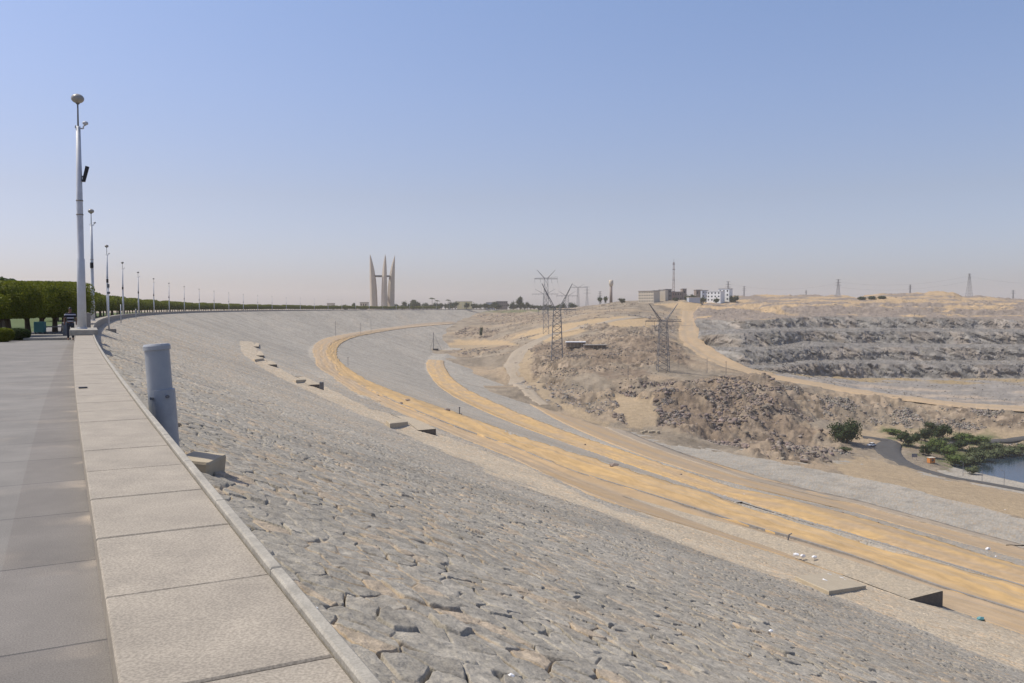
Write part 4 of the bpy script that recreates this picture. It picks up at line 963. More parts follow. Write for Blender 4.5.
white = [(796,556,.15,'left of three white litter pieces above the large slab'),(802.5,557,.15,'middle of three white litter pieces above the large slab'),(814,558,.14,'darker litter piece right of the two white ones'),
         (828,577,.17,'white bottle lying at the back of the large slab'),(840,580.5,.16,'white bottle lying near the right corner of the large slab'),(845,583,.15,'white can nearest the front edge of the large slab'),(824,583.5,.17,'flat white bag in the middle of the large slab'),
         (511,678,.025,'small white scrap at the bottom centre of the slope'),(770.5,632,.035,'tiny white scrap on the stone slope at lower right'),(315,610,.02,'tiny white scrap beside the parapet edge'),(988,550,.45,'white object on the grey apron near the right edge'),(996,557,.2,'small pale stone near the right edge apron'),(1005,511,.4,'small white stone on the far sandy apron'),
         (744,495,.25,'small white marker stone on the second berm')]
def with_platform(x, y):
    s_, u_ = xy2su(x, y); return np.where((u_ > 36.2) & (u_ < 38.8) & (s_ > 27) & (s_ < 48), -14.2, dam_profile(s_, u_))
for i, (px, py, sz, lab) in enumerate(white): place_small(px, py, 'litter', lab, sz * (1.0 if py > 545 and px > 700 else 1), fn=with_platform if py > 500 else all_z, group='white litter on the slope')
place_small(980, 620, 'litter', 'flat teal object on the sand beside the dark end wall', .16, fn=dam_z, m=M['bluelit'])
for px, py, sz, lab in [(378,396,.22,'small dark stone on the upper edge of the tan lane'),(614,467.5,.42,'brown block lying on the second berm'),(447,411,.5,'brown stone on the orange berm by its lower edge'),(681,475,.3,'small brown stone right of the brown block'),(843,513,.25,'dark stone on the second berm at the right'),(878,523,.25,'second dark stone on the berm at the right'),(408,401,.4,'brown stone on the bend of the orange berm'),(401,404,.3,'dark stone beside the low kerb near the bend'),(585,445,.3,'dark stone at the edge of the lower berm')]:
    place_small(px, py, 'stone', lab, sz, m=M['brown_wall'], fn=all_z)
h = cast(787.5, 541); m_ = MB(); m_.tube([(0, 0, -.1), (.1, 0, .42)], .05, 8); m_.tube([(.1, 0, .42), (.28, 0, .50)], .04, 8); o = m_.build('bent_post', M['steel']); o.location = h; tag(o, 'short bent dark post beside the kerb of the berm', 'post')
# stack of white blocks on the dirt
h = castT(650, 433); 
for k in range(5):
    a = h + np.array([(k - 2) * 1.6, (k % 2) * 1.5, 0]); m_ = MB(); m_.box((0, 0, .4), (1.5, 1.2, .9), random.uniform(0, 1.5), .1); o = m_.build('pale_block', M['concrete']); o.location = (a[0], a[1], float(all_z(a[0], a[1]))); tag(o, 'pale concrete block in the small heap beside the toe road', 'block', 'pale blocks beside the toe road')

# ------------------------------------------------------------------ foliage
def leafcloud(n, boxfn, size, seed):
    r = np.random.default_rng(seed); pts = boxfn(r, n); a = r.normal(size=(n, 3)); a /= np.linalg.norm(a, axis=1)[:, None]; b = r.normal(size=(n, 3)); b -= (a * b).sum(1)[:, None] * a; b /= np.linalg.norm(b, axis=1)[:, None]
    sz = size * r.uniform(.6, 1.3, (n, 1)); q = np.stack([pts - a * sz - b * sz * .5, pts + a * sz - b * sz * .5, pts + a * sz + b * sz * .5, pts - a * sz + b * sz * .5], 1)
    return q.reshape(-1, 3), np.arange(n * 4).reshape(-1, 4)
def boxshell(lx, ly, z0, z1, pw=5.0, shell=.22, lump=.12):
    def f(r, n):
        d = r.normal(size=(n, 3)); d /= (np.abs(d)**pw).sum(1)[:, None]**(1 / pw)
        k = 1 - shell * r.uniform(0, 1, (n, 1))**1.5
        k = k * (1 + lump * (fbm(d[:, 0] * 2.5 + 9, d[:, 1] * 2.5 + d[:, 2] * 1.7, 3, 7)[:, None] - .5))
        d = d * k; return d * np.array([lx / 2, ly / 2, (z1 - z0) / 2]) + np.array([0, 0, (z0 + z1) / 2])
    return f
def core(lx, ly, z0, z1):
    v = IV.copy(); 
    return v
def crown_mesh(name, n, lx, ly, z0, z1, leaf, m, seed, pw=5.0, shell=.22, lump=.12):
    V, Fc = leafcloud(n, boxshell(lx, ly, z0, z1, pw, shell, lump), leaf, seed)
    # closed inner mass of twigs and leaves
    nu, nv = 14, 8; vv = []
    for j in range(nv + 1):
        for i in range(nu):
            th = 2 * math.pi * i / nu; ph = math.pi * j / nv; d = np.array([math.sin(ph) * math.cos(th), math.sin(ph) * math.sin(th), math.cos(ph)])
            d = d / (np.abs(d)**pw).sum()**(1 / pw) * .82; vv.append(d * [lx / 2, ly / 2, (z1 - z0) / 2] + [0, 0, (z0 + z1) / 2])
    ff = [(j * nu + i, j * nu + (i + 1) % nu, (j + 1) * nu + (i + 1) % nu, (j + 1) * nu + i) for j in range(nv) for i in range(nu)]
    Fc = np.concatenate([Fc, np.array(ff) + len(V)]); V = np.concatenate([V, np.array(vv)])
    return npmesh(name, V, Fc, m, link=False)
def trunk_mesh(name, h, r, forks=3, seed=0, m=None, spread=.7):
    rr_ = random.Random(seed); mb_ = MB(); lean = rr_.uniform(-.2, .2)
    mb_.tube([(0, 0, -.1), (lean * .3, 0, h * .3), (lean * .6, 0, h * .6)], [r * 1.25, r, r * .85], 9)
    for k in range(forks):
        a = 2 * math.pi * k / forks + rr_.random(); mb_.tube([(lean * .6, 0, h * .55), (lean + math.cos(a) * spread * .6, math.sin(a) * spread * .6, h * .85), (lean + math.cos(a) * spread, math.sin(a) * spread, h * 1.15)], [r * .6, r * .45, r * .25], 7)
    return mb_.build(name, m or M['bark'], link=False)
def mobj(name, me, parent=None, loc=(0, 0, 0), rz=0, sc=None):
    o = bpy.data.objects.new(name, me); COL.objects.link(o); o.location = loc; o.rotation_euler = (0, 0, rz)
    if parent: o.parent = parent
    if sc: o.scale = sc
    return o
# near clipped trees by the promenade
near = [(-2,50,2.2,.1,'clipped tree cut off by the left edge of the picture'),(9,51,2.6,0,'clipped tree with thick trunk behind the round shrub'),(28,57,3.0,0,'clipped tree with leaning trunk right of the round shrub'),(41,57,2.9,0,'clipped tree behind the teal litter bin'),(55,60,3.0,0,'clipped tree just left of the person in the striped shirt'),(64,62,2.6,0,'last tree of the near flat-topped row beside the lamp')]
for k, (px, D, w, o_, lab) in enumerate(near):
    b = at(px, 330, D); t = empty('clipped_tree', (b[0], b[1], GROUND)); top = 1.62 - GROUND + .028 * (D - 51)
    if k == 0: top = 2.5
    cm = crown_mesh('crown', 9000, w * 1.3, 3.6, 1.08, top, .05, M['leaf'], 40 + k, 7, .2, .07)
    mobj('crown', cm, t); mobj('trunk', trunk_mesh('trunk', 1.6, .17, 3, k), t, rz=k * 1.3); tag(t, lab, 'tree', 'flat-topped clipped trees near the camera')
# round shrub and edging plants
for px, D, w, h_, lab in [(17, 44, 1.15, .62, 'low dark rounded shrub below the clipped trees'), (3, 42, .9, .68, 'yellow-green shrub at the left edge of the picture')]:
    b = at(px, 330, D); t = empty('shrub', (b[0], b[1], GROUND)); mobj('foliage', crown_mesh('foliage', 5000, w, w, .02, h_, .035, M['leaf_dark'] if px > 10 else M['leaf'], 60 + px, 2.6), t); m_ = MB(); m_.tube([(0,0,0),(0,0,.2)], .05, 6); m_.build('stem', M['bark'], t); tag(t, lab, 'shrub', 'shrubs beside the pavement')
# long row of clipped trees
crs = [crown_mesh('crown', 1500, 4.2, 6.4, 1.25, 4.45, .14, M['leaf'], 80 + k, 4.0) for k in range(4)]; trs = [trunk_mesh('trunk', 1.9, .16, 3, 20 + k) for k in range(3)]
k = 0; s = 122.0
labs_ = 'flat-topped clipped tree in the long hedge-like row along the crest'
while s < 1230:
    z = GROUND; t = empty('clipped_tree', P(s, -5.4 + random.uniform(-.3, .3), z), tangent_angle(s)); sc_ = random.uniform(.9, 1.06)
    mobj('crown', crs[k % 4], t, sc=(1, 1.04, sc_)); mobj('trunk', trs[k % 3], t, rz=random.uniform(0, 6)); tag(t, labs_, 'tree', 'long row of clipped trees along the crest'); s += 6.2; k += 1
def lobed_mesh(name, n, W, H, leaf, m, seed, lobes=6):
    rr_ = np.random.default_rng(seed); Vs = []; Fs = []; off = 0
    for k in range(lobes):
        a = rr_.uniform(0, 6.28); rad = rr_.uniform(.0, .34) * W; cz = H * rr_.uniform(.28, .72) if k else H * .55; lr = W * rr_.uniform(.20, .34); lh = min(H * rr_.uniform(.22, .34), H - cz) if k else H * .45
        c = np.array([math.cos(a) * rad, math.sin(a) * rad, cz]); d = rr_.normal(size=(n // lobes, 3)); d /= np.linalg.norm(d, axis=1)[:, None]; d *= rr_.uniform(.55, 1.08, (len(d), 1))
        pts = c + d * [lr, lr, lh]; pts[:, 2] = np.abs(pts[:, 2]); V_, F_ = leafcloud(len(pts), lambda r, q, p=pts: p, leaf, seed + k); Vs.append(V_); Fs.append(F_ + off); off += len(V_)
        v = IV * (.62 * np.array([lr, lr, lh])) + c; tri = np.concatenate([IF, IF[:, :1]], 1); 
        ic = np.array([(f[0], f[1], f[2], f[2]) for f in IF]); Vs.append(v)
        # twiggy inner mass as small quads
        qv = []; 
        for f in IF: p0, p1, p2 = v[f[0]], v[f[1]], v[f[2]]; qv.append([p0, p1, p2, (p0 + p2) / 2])
        Vs.pop(); qv = np.array(qv).reshape(-1, 3); Vs.append(qv); Fs.append(np.arange(len(qv)).reshape(-1, 4) + off); off += len(qv)
    return npmesh(name, np.concatenate(Vs), np.concatenate(Fs), m, link=False)
# far trees beyond the crest
def far_tree(px, D, h_, w, lab, m='leaf_far', gz=GROUND, palm=False, grp='distant trees beyond the crest', ground=None, n=700):
    b = at(px, 308, D); z = gz if ground is None else float(ground(b[0], b[1])); t = empty('palm_tree' if palm else 'broad_tree', (b[0], b[1], z))
    if palm:
        m_ = MB(); m_.tube([(0, 0, 0), (.3, 0, h_ * .8)], [.35, .25], 7); m_.build('trunk', M['bark'], t); m_ = MB()
        for q in range(16):
            a = q * 2.4; L_ = h_ * .26; e = .5 + .5 * ((q * 7) % 5) / 5
            pts_ = [(.3, 0, h_ * .8), (.3 + math.cos(a) * L_ * .5, math.sin(a) * L_ * .5, h_ * .8 + L_ * .45 * e), (.3 + math.cos(a) * L_, math.sin(a) * L_, h_ * .8 + L_ * (.5 * e - .35))]
            for (A1, A2) in zip(pts_[:-1], pts_[1:]):
                A1 = Vector(A1); A2 = Vector(A2); n_ = Vector((-math.sin(a), math.cos(a), .3)) * L_ * .13; m_.add([A1 - n_, A1 + n_, A2 + n_ * .6, A2 - n_ * .6], [(0, 1, 2, 3)])
        m_.build('fronds', M[m], t)
    else:
        mobj('crown', lobed_mesh('crown', n, w * 1.2, h_ * 1.05, w * .035 + .14, M[m], int(px * 7) % 999, 6), t); mobj('trunk', trunk_mesh('trunk', h_ * .5, w * .04 + .1, 3, int(px)), t)
    tag(t, lab, 'palm tree' if palm else 'tree', grp)
GRP_L = 'distant tree in the dusty belt between monument and pylons'
rt = random.Random(3)
for k in range(46):
    px = 398 + k * 3.6 + rt.uniform(-1, 1); D = rt.uniform(1260, 1450); far_tree(px, D, rt.uniform(7, 13) if px < 530 else rt.uniform(5, 9), rt.uniform(7, 13), GRP_L, n=420)
for px, h_ in [(432, 20), (437, 16), (448, 17), (414, 16)]: far_tree(px, 1300, h_, 5, 'distant palm tree above the belt of trees right of the monument', palm=True)
far_tree(414, 1290, 15, 15, 'rounded tree taller than its neighbours right of the monument'); far_tree(520, 1350, 21, 14, 'tall dark tree between the long roof and the pylons', 'leaf_dark'); far_tree(513, 1360, 14, 9, 'smaller dark tree left of the tall dark one', 'leaf_dark'); far_tree(354, 1150, 9, 7, 'dark pointed tree left of the monument', 'leaf_dark'); far_tree(345, 1180, 7, 9, 'low tree left of the pointed one')
far_tree(333, 1200, 6.5, 7, 'low tree farther left of the pointed one'); far_tree(560, 1250, 11, 14, 'dark tree mass at the foot of the V-shaped pylon', 'leaf_dark'); far_tree(572, 1250, 10, 14, 'dark tree mass right of the V-shaped pylon', 'leaf_dark'); far_tree(2, 75, 4.9, 3, 'wispy palm tree rising behind the clipped trees at left edge', 'leaf_dark', palm=True)

def gtree(px, py, h_px, w_px, lab, m='leaf_dark', name='bush', pw=2.2, n=900, cat='bush', grp='bushes by the lake road', trunk=True):
    h = castT(px, py); D = h[1]; H = h_px / F * D; W = w_px / F * D; t = empty(name, h); W *= 1.5 if cat == 'bush' else 1; H *= 1.15
    mobj('foliage', lobed_mesh('foliage', n, W * 1.25, H * 1.12, max(.14, W * .03), M[m], int(px * 3 + py) % 997, 8), t)
    mobj('trunk', trunk_mesh('trunk', H * .6, .05 + W * .025, 3, int(px), spread=W * .2), t); tag(t, lab, cat, grp)
gtree(847, 443, 19, 19, 'dark bushy palm clump alone left of the lake road', n=2000); gtree(481, 337, 9, 4, 'small dark tree alone on the rubble near the abutment', cat='tree', name='small_tree')
M['leaf_olive'] = mat('leaves_olive', (.10, .115, .055), .7, nscale=.5, col2=(.07, .085, .04), spec=.1)
M['leaf_bright'] = mat('leaves_bright', (.085, .115, .028), .7, nscale=.5, col2=(.055, .08, .022), spec=.1)
bl_ = [(908,446,13,12,'leaf_dark','dark palm-like bush nearest the asphalt bend'),(925,441,12,10,'leaf_far','dusty bush behind the sign'),(932,436,12,10,'leaf_far','second dusty bush in the shore thicket'),(943,440,13,12,'leaf_dark','dark bush at the middle of the shore thicket'),(937,452,13,14,'leaf_bright','brightest green bush of the shore thicket'),
       (948,458,12,13,'leaf_bright','bright green bush below the brightest one'),(928,456,10,9,'leaf_dark','dark bush beside the orange box'),(960,441,7,12,'leaf_bright','low green bush left of the shore road'),(972,443,6,12,'leaf_bright','low green bush beside the shore road'),(984,443,5,10,'leaf_bright','lowest green bush at the far end of the thicket'),(955,466,10,12,'leaf_bright','yellow-green bush on the bank above the asphalt'),
       (966,466,10,14,'leaf_olive','olive tamarisk left of the water'),(978,464,11,15,'leaf_olive','olive tamarisk leaning over the water'),(990,459,9,14,'leaf_olive','olive tamarisk behind the water'),(1002,457,9,13,'leaf_olive','olive tamarisk at the far shore'),(1014,455,8,13,'leaf_olive','olive tamarisk near the right edge'),(1028,453,8,14,'leaf_olive','olive tamarisk cut by the right edge'),(972,474,7,10,'leaf_olive','small tamarisk at the water edge'),
       (978,456,9,13,'leaf_far','grey green bush in the middle of the shore'),(993,450,7,12,'leaf_olive','low tamarisk below the shore road'),(845,452,4,8,'leaf_olive','low scrub under the lone palm clump'),(893,434,4,10,'leaf_bright','low yellow-green scrub behind the asphalt bend'),(957,450,9,11,'leaf_dark','dark bush between the bright ones and the tamarisks')]
for px, py, hp, wp, m, lab in bl_: gtree(px, py, hp, wp, lab, m, n=900)
for px, py, lab in [(862,299.5,'left green shrub clump on the sandy hilltop'),(872,299.8,'middle green shrub clump on the sandy hilltop'),(882,299.8,'right green shrub clump on the sandy hilltop')]:
    i = int((px - 690) / .75); b = at(px, py, 1090); b[2] = float(np.interp(1090, QY[:, i], QZ[:, i])); t = empty('bush', b); mobj('foliage', crown_mesh('foliage', 400, 11, 8, 0, 4.2, .5, M['leaf_dark'], px, 2.2, .5, .5), t); m_ = MB(); m_.tube([(0,0,-1),(0,0,1.5)], .2, 6); m_.build('stem', M['bark'], t); tag(t, lab, 'bush', 'shrub clumps on the sandy hilltop')

# ------------------------------------------------------------------ person behind the lamp
def person(loc, rz):
    t = empty('person', loc, rz)
    def skin(name, verts, edges, radii, m, parent):
        me = bpy.data.meshes.new(name); me.from_pydata(verts, edges, []); me.update(); me.materials.append(m); o = bpy.data.objects.new(name, me); COL.objects.link(o); o.parent = parent
        md = o.modifiers.new('skin', 'SKIN'); md.use_smooth_shade = True
        if not me.skin_vertices: 
            me.attributes  # layer is made by the modifier
        for k, r in enumerate(radii): me.skin_vertices[0].data[k].radius = (r if hasattr(r, '__len__') else (r, r))
        me.skin_vertices[0].data[0].use_root = True
        sb = o.modifiers.new('sub', 'SUBSURF'); sb.levels = 1; sb.render_levels = 2; return o
    V_ = [(0,0,.92),(0,0,1.12),(0,.01,1.32),(0,.0,1.42),(0,-.01,1.50),(0,-.02,1.56),(0,-.03,1.65),
          (-.19,0,1.36),(-.27,0,1.10),(-.27,-.08,.88),(-.27,-.10,.80),(.19,0,1.36),(.27,0,1.10),(.27,-.08,.88),(.27,-.10,.80),
          (-.10,0,.85),(-.11,0,.48),(-.11,.02,.09),(-.11,-.14,.04),(.10,0,.85),(.11,0,.48),(.11,.02,.09),(.11,-.14,.04)]
    E_ = [(0,1),(1,2),(2,3),(3,4),(4,5),(5,6),(2,7),(7,8),(8,9),(9,10),(2,11),(11,12),(12,13),(13,14),(0,15),(15,16),(16,17),(17,18),(0,19),(19,20),(20,21),(21,22)]
    Rd = [(.14,.10),(.13,.09),(.15,.10),.06,.05,.075,.07,.055,.042,.033,.035,.055,.042,.033,.035,.085,.06,.042,.035,.085,.06,.042,.035]
    skin('body', V_, E_, Rd, M['skin'], t)
    V2 = [(0,0,.86),(0,0,1.12),(0,.01,1.34),(0,.0,1.42),(-.19,0,1.36),(-.26,0,1.17),(.19,0,1.36),(.26,0,1.17)]
    skin('striped_shirt', V2, [(0,1),(1,2),(2,3),(2,4),(4,5),(2,6),(6,7)], [(.18,.13),(.175,.125),(.175,.12),.075,.08,.065,.08,.065], M['shirt'], t)
    V3 = [(0,0,.88),(-.10,0,.82),(-.11,0,.48),(-.11,.02,.12),(.10,0,.82),(.11,0,.48),(.11,.02,.12)]
    skin('trousers', V3, [(0,1),(1,2),(2,3),(0,4),(4,5),(5,6)], [(.16,.12),.10,.075,.06,.10,.075,.06], M['trousers'], t)
    mb_ = MB(); mb_.ball((0, .015, 1.625), (.082, .095, .09), 14, 8); mb_.build('hair', M['black'], t, True)
    tag(t, 'person in a black and white striped shirt standing behind the nearest lamp', 'person'); return t
pp = at(70.5, 330, 44); person((pp[0], pp[1], GROUND), R_(30))
# teal bin, bench
b = at(40, 330, 55); t = empty('litter_bin', (b[0], b[1], GROUND)); m_ = MB(); m_.box((0, 0, .45), (.62, .4, .7), .1, .03); m_.build('bin_body', M['teal'], t); [MB().tube([(x_, 0, 0), (x_, 0, .15)], .03, 6).build('foot', M['black'], t) for x_ in (-.3, .3)]; tag(t, 'teal litter bin standing among the clipped trees', 'litter bin')
b = at(56, 330, 56); t = empty('park_bench', (b[0], b[1], GROUND), .1); m_ = MB(); m_.box((0, 0, .45), (1.9, .45, .07), 0, .01); m_.build('seat', M['concrete_dark'], t)
for x_ in (-.75, .75): m_ = MB(); m_.box((x_, 0, .21), (.12, .4, .41), 0, .01); m_.build('leg', M['concrete_dark'], t)
tag(t, 'low concrete bench under the trees left of the person', 'bench')
b = at(65.5, 330, 52); m_ = MB(); m_.tube([(0, 0, 0), (0, 0, .05), (0, 0, .78), (0, 0, .82)], [.16, .15, .2, .17], 12); o = m_.build('waste_basket', M['steel'], None, True); o.location = (b[0], b[1], GROUND); tag(o, 'small dark waste basket just left of the person', 'basket')

# ------------------------------------------------------------------ lotus monument
mc = at(381.6, 308, 1105); mon = empty('lotus_monument', (mc[0], mc[1], GROUND)); HM = 71.0
def petal(ang):
    m_ = MB(); n = 18; rings = []
    for k in range(n + 1):
        f = k / n; ro = 16.0 + 1.6 * f; dep = 9.0 * (1 - max(0, (f - .15) / .85)**2.6) * (1 - .08 * f) + .15; wd = 4.6 * (1 - f**4.5) * (1 - .18 * f) + .12
        ri = ro - dep; z = f * HM
        rings.append([(ro, -wd * .45, z), (ro + .5 * (1 - f), 0, z), (ro, wd * .45, z), (ri + dep * .35, wd, z) if False else (ri + dep * .4, wd * .8, z), (ri, wd * .18, z), (ri, -wd * .18, z), (ri + dep * .4, -wd * .8, z)])
    vs = []; ca, sa = math.cos(ang), math.sin(ang)
    for r_ in rings:
        for (a, b_, z) in r_: vs.append((a * ca - b_ * sa, a * sa + b_ * ca, z))
    fs = []; q = 7
    for k in range(n):
        for j in range(q): fs.append((k*q + j, k*q + (j+1) % q, (k+1)*q + (j+1) % q, (k+1)*q + j))
    fs.append(tuple(range(n * q, n * q + q))); m_.add(vs, fs); m_.build('petal', M['monument'], mon)
for a in (7.5, 79.5, 151.5, 223.5, 295.5): petal(R_(a))
m_ = MB(); vs = []; fs = []; n = 40
for k in range(n):
    a = 2 * math.pi * k / n
    for (r_, z) in ((11.5, 42.6), (11.5, 44.4), (8.2, 44.4), (8.2, 42.6)): vs.append((r_ * math.cos(a), r_ * math.sin(a), z))
for k in range(n):
    for j in range(4): fs.append((k*4 + j, k*4 + (j+1) % 4, ((k+1) % n)*4 + (j+1) % 4, ((k+1) % n)*4 + j))
m_.add(vs, fs); m_.build('ring', M['grey_wall'], mon)
m_ = MB(); m_.tube([(0, 0, 0), (0, 0, 1.2)], [19, 18.5], 32); m_.build('plinth', M['monument'], mon)
tag(mon, 'tall pale concrete lotus-shaped memorial tower with a ring between its petals', 'monument')

# ------------------------------------------------------------------ pylons and masts
def lattice(m_, pts4, z0, z1, w0, w1, n, th, cx=0, cy=0):
    def c(f, a, b): w = w0 + (w1 - w0) * f; return Vector((cx + a * w / 2, cy + b * w / 2, z0 + (z1 - z0) * f))
    cs_ = [(-1, -1), (1, -1), (1, 1), (-1, 1)]
    for a, b in cs_: m_.tube([c(0, a, b), c(1, a, b)], th, 4)
    for k in range(n):
        f0, f1_ = k / n, (k + 1) / n
        for q in range(4):
            a, b = cs_[q], cs_[(q + 1) % 4]; m_.tube([c(f0, *a), c(f1_, *b)], th * .55, 4); m_.tube([c(f0, *b), c(f1_, *a)], th * .55, 4); m_.tube([c(f1_, *a), c(f1_, *b)], th * .5, 4)
def insul(m_, x, z, L_=2.2): m_.tube([(x, 0, z), (x, 0, z - L_)], .09, 6)
def v_pylon(loc, H, W, lab, rz=0, vee=True, th=.22, m='steel', vh=.26, armz=.70, bw=.2):
    t = empty('power_pylon', loc, rz); zt = H * armz; b = H * bw
    m_ = MB()
    if vee:
        for sgn in (-1, 1):
            lattice(m_, None, 0, zt, b * .35, b * .2, 8, th, sgn * b * .42, 0) if False else None
        lattice(m_, None, 0, zt, b, b * .62, 9, th)
    else: lattice(m_, None, 0, zt, b * .8, b * .25, 8, th)
    m_.build('tower', M[m], t)
    m_ = MB(); m_.box((0, 0, zt), (W, H * .012 + th, H * .006 + th)); lattice_w = H * .03
    for k in range(12):
        x0 = -W / 2 + W * k / 12; x1 = x0 + W / 12; m_.tube([(x0, 0, zt), (x1, 0, zt + lattice_w), (x1, 0, zt)], th * .5, 4)
    m_.tube([(-W / 2, 0, zt + lattice_w * .3), (W / 2, 0, zt + lattice_w)], th * .6, 4); m_.build('crossarm', M[m], t)
    if vee:
        for sgn in (-1, 1):
            m_ = MB(); e = W * .40
            for o_ in (-.35, .35): m_.tube([(sgn * b * .1, o_ * 2, zt), (sgn * e, o_ * .6, H)], th * 1.2, 4)
            m_.tube([(sgn * b * .3, 0, zt + .2), (sgn * e, 0, H)], th, 4)
            for k in range(8):
                f = k / 8; g = (k + 1) / 8; m_.tube([(sgn * (b * .1 + (e - b * .1) * f), -.7 * (1 - f), zt + (H - zt) * f), (sgn * (b * .3 + (e - b * .3) * g), .7 * (1 - g), zt + (H - zt) * g)], th * .6, 4)
            m_.build('horn', M[m], t)
    for x in ((-.5, -.25, .25, .5) if vee else (-.5, 0, .5)):
        m_ = MB(); insul(m_, x * W * .98, zt, H * .06); m_.build('insulator', M[m], t)
    tag(t, lab, 'pylon', 'electricity pylons'); return t
h = castT(557, 360.5); H1 = 77 / F * h[1]; v_pylon(h, H1, 38 / F * h[1], 'nearest V-shaped lattice pylon standing on the rubble', 0, th=.17, vh=.3, armz=.66, bw=.15)
h2_ = castT(663, 371.5); H2 = 68 / F * h2_[1]; v_pylon(h2_, H2, 36 / F * h2_[1], 'lattice pylon in front of the pale haul road', 0, th=.15, armz=.74, bw=.17, m='steel')
def pyl(px, pyt, pyb, D, Wpx, lab, **kw):
    b = at(px, pyb, D); v_pylon(b, (pyb - pyt) / F * D, Wpx / F * D, lab, **kw)
pyl(546, 270, 334, 730, 23, 'pylon rising just behind the nearest V-shaped one', th=.12, m='far_steel', armz=.86, bw=.09)
pyl(545, 289, 315, 1000, 26, 'low wide pylon half hidden behind the nearest V-shaped one', th=.09, m='far_steel', armz=.8)
pyl(567, 291, 316, 1000, 22, 'low wide pylon right of the nearest V-shaped one', th=.09, m='far_steel', armz=.8)
pyl(578, 284, 309, 1250, 16, 'small V-shaped pylon on the horizon right of the nearest one', th=.12, m='far_steel', armz=.86, bw=.1)
def mast(px, pyt, pyb, D, lab, arms=3, w=.12, aw=.5, th=.18, m='far_steel', name='lattice_mast', cat='pylon', off=0.0, basez=None):
    b = at(px, pyb, D); H = (pyb - pyt) / F * D; t = empty(name, b); th = th * .6; m_ = MB(); lattice(m_, None, off, H * .97, H * w, H * .02 + .3, 9, th); m_.build('tower', M[m], t)
    for k in range(arms):
        z = H * (.95 - .14 * k); W = H * aw * (.5 + .1 * k) ; m_ = MB(); m_.tube([(-W / 2, 0, z), (0, 0, z + H * .03), (W / 2, 0, z)], th * .9, 4); m_.tube([(-W / 2, 0, z), (W / 2, 0, z)], th * .9, 4); m_.build('crossarm', M[m], t)
    tag(t, lab, cat, 'distant masts and pylons on the skyline'); return t
mast(587, 286, 308, 1300, 'thin pylon between the small V-shaped one and the hill', th=.2)
mast(838, 279, 298, 1400, 'pylon on the skyline left of the green shrubs', th=.3, w=.2)
mast(969, 273, 299, 1300, 'tall tapered pylon on the skyline right of the hilltop', th=.28, arms=2, aw=.25, w=.2)
mast(910, 284.5, 296, 1500, 'small pylon behind the sandy hilltop', th=.3); mast(1013, 290, 300, 1500, 'small pylon at the right edge of the skyline', th=.26, aw=.8)
mast(728, 281, 300, 1250, 'pylon beside the white building', th=.24); mast(744, 286, 299, 1500, 'small pylon right of the white building', th=.25); mast(600, 291, 306, 1250, 'small mast left of the round tower', th=.22)
mast(806, 290, 298, 1700, 'faint tiny pylon far beyond the quarry rim', th=.25)
for k, (x, yt) in enumerate([(597, 290), (603, 293)]): pass
tm = mast(673.5, 261, 303, 1100, 'tall thin red and grey communications mast behind the buildings', arms=0, w=.05, th=.16, m='red_steel', name='radio_mast', cat='mast')
for z in (.28, .55, .8, .93): MB().tube([(-1.6, 0, 54 * z), (1.6, 0, 54 * z)], .5, 6).build('antenna', M['far_steel'], tm)
MB().tube([(0, 0, 50), (0, 0, 57)], .15, 6).build('mast_tip', M['far_steel'], tm)
# cables
def cable(p, q, sag, lab, r=.05):
    m_ = MB(); p = Vector(p); q = Vector(q); n = 16; pts = []
    for k in range(n + 1): f = k / n; pts.append((q - p) * f - Vector((0, 0, sag * 4 * f * (1 - f))))
    m_.tube(pts, r, 4); o = m_.build('power_line', M['steel']); o.location = p; tag(o, lab, 'cable', 'power lines between the pylons')
for dz, lab in ((276, 'upper faint power line across the quarry skyline'), (281, 'lower faint power line across the quarry skyline')): cable(at(969, dz, 1300), at(838, dz + 6, 1400), 9, lab, .055)
cable(at(1100, 279, 1200), at(969, 276, 1300), 9, 'faint power line leaving the picture at the right', .055); cable(at(838, 283, 1400), at(728, 284, 1250), 9, 'faint power line above the white building', .055)

a1 = Vector(h); a2 = Vector(h2_); za = H1 * .66 - H1 * .06; zb = H2 * .74 - H2 * .06
for k_, (fx, lab) in enumerate(((-.49, 'leftmost'), (-.25, 'second'), (.25, 'third'), (.49, 'rightmost'))):
    p_ = a1 + Vector((fx * 38 / F * h[1], 0, za)); q_ = at(546 + fx * 23, 281, 730); cable(p_, q_, 5, lab + ' power line running from the nearest V-shaped pylon to the one behind', .035)
    p_ = a2 + Vector((fx * 36 / F * h2_[1], 0, zb)); q_ = at(728 + fx * 10, 288, 1250); cable(p_, q_, 16, lab + ' power line running from the pylon by the haul road to the hilltop', .035)
# round tower
b = at(611, 301, 1150); t = empty('water_tower', (b[0], b[1], b[2] - 3)); m_ = MB(); H = 21 / F * 1150 + 3
m_.tube([(0, 0, 0), (0, 0, H * .74)], [2.1, 1.7], 16); m_.build('shaft', M['brown_wall'], t, True); m_ = MB(); m_.tube([(0, 0, H * .72), (0, 0, H * .82), (0, 0, H * .97), (0, 0, H)], [1.8, 3.0, 2.9, 1.6], 16); m_.build('tank', M['beige_wall'], t, True); tag(t, 'round concrete tower with a wider head on the hill', 'tower')
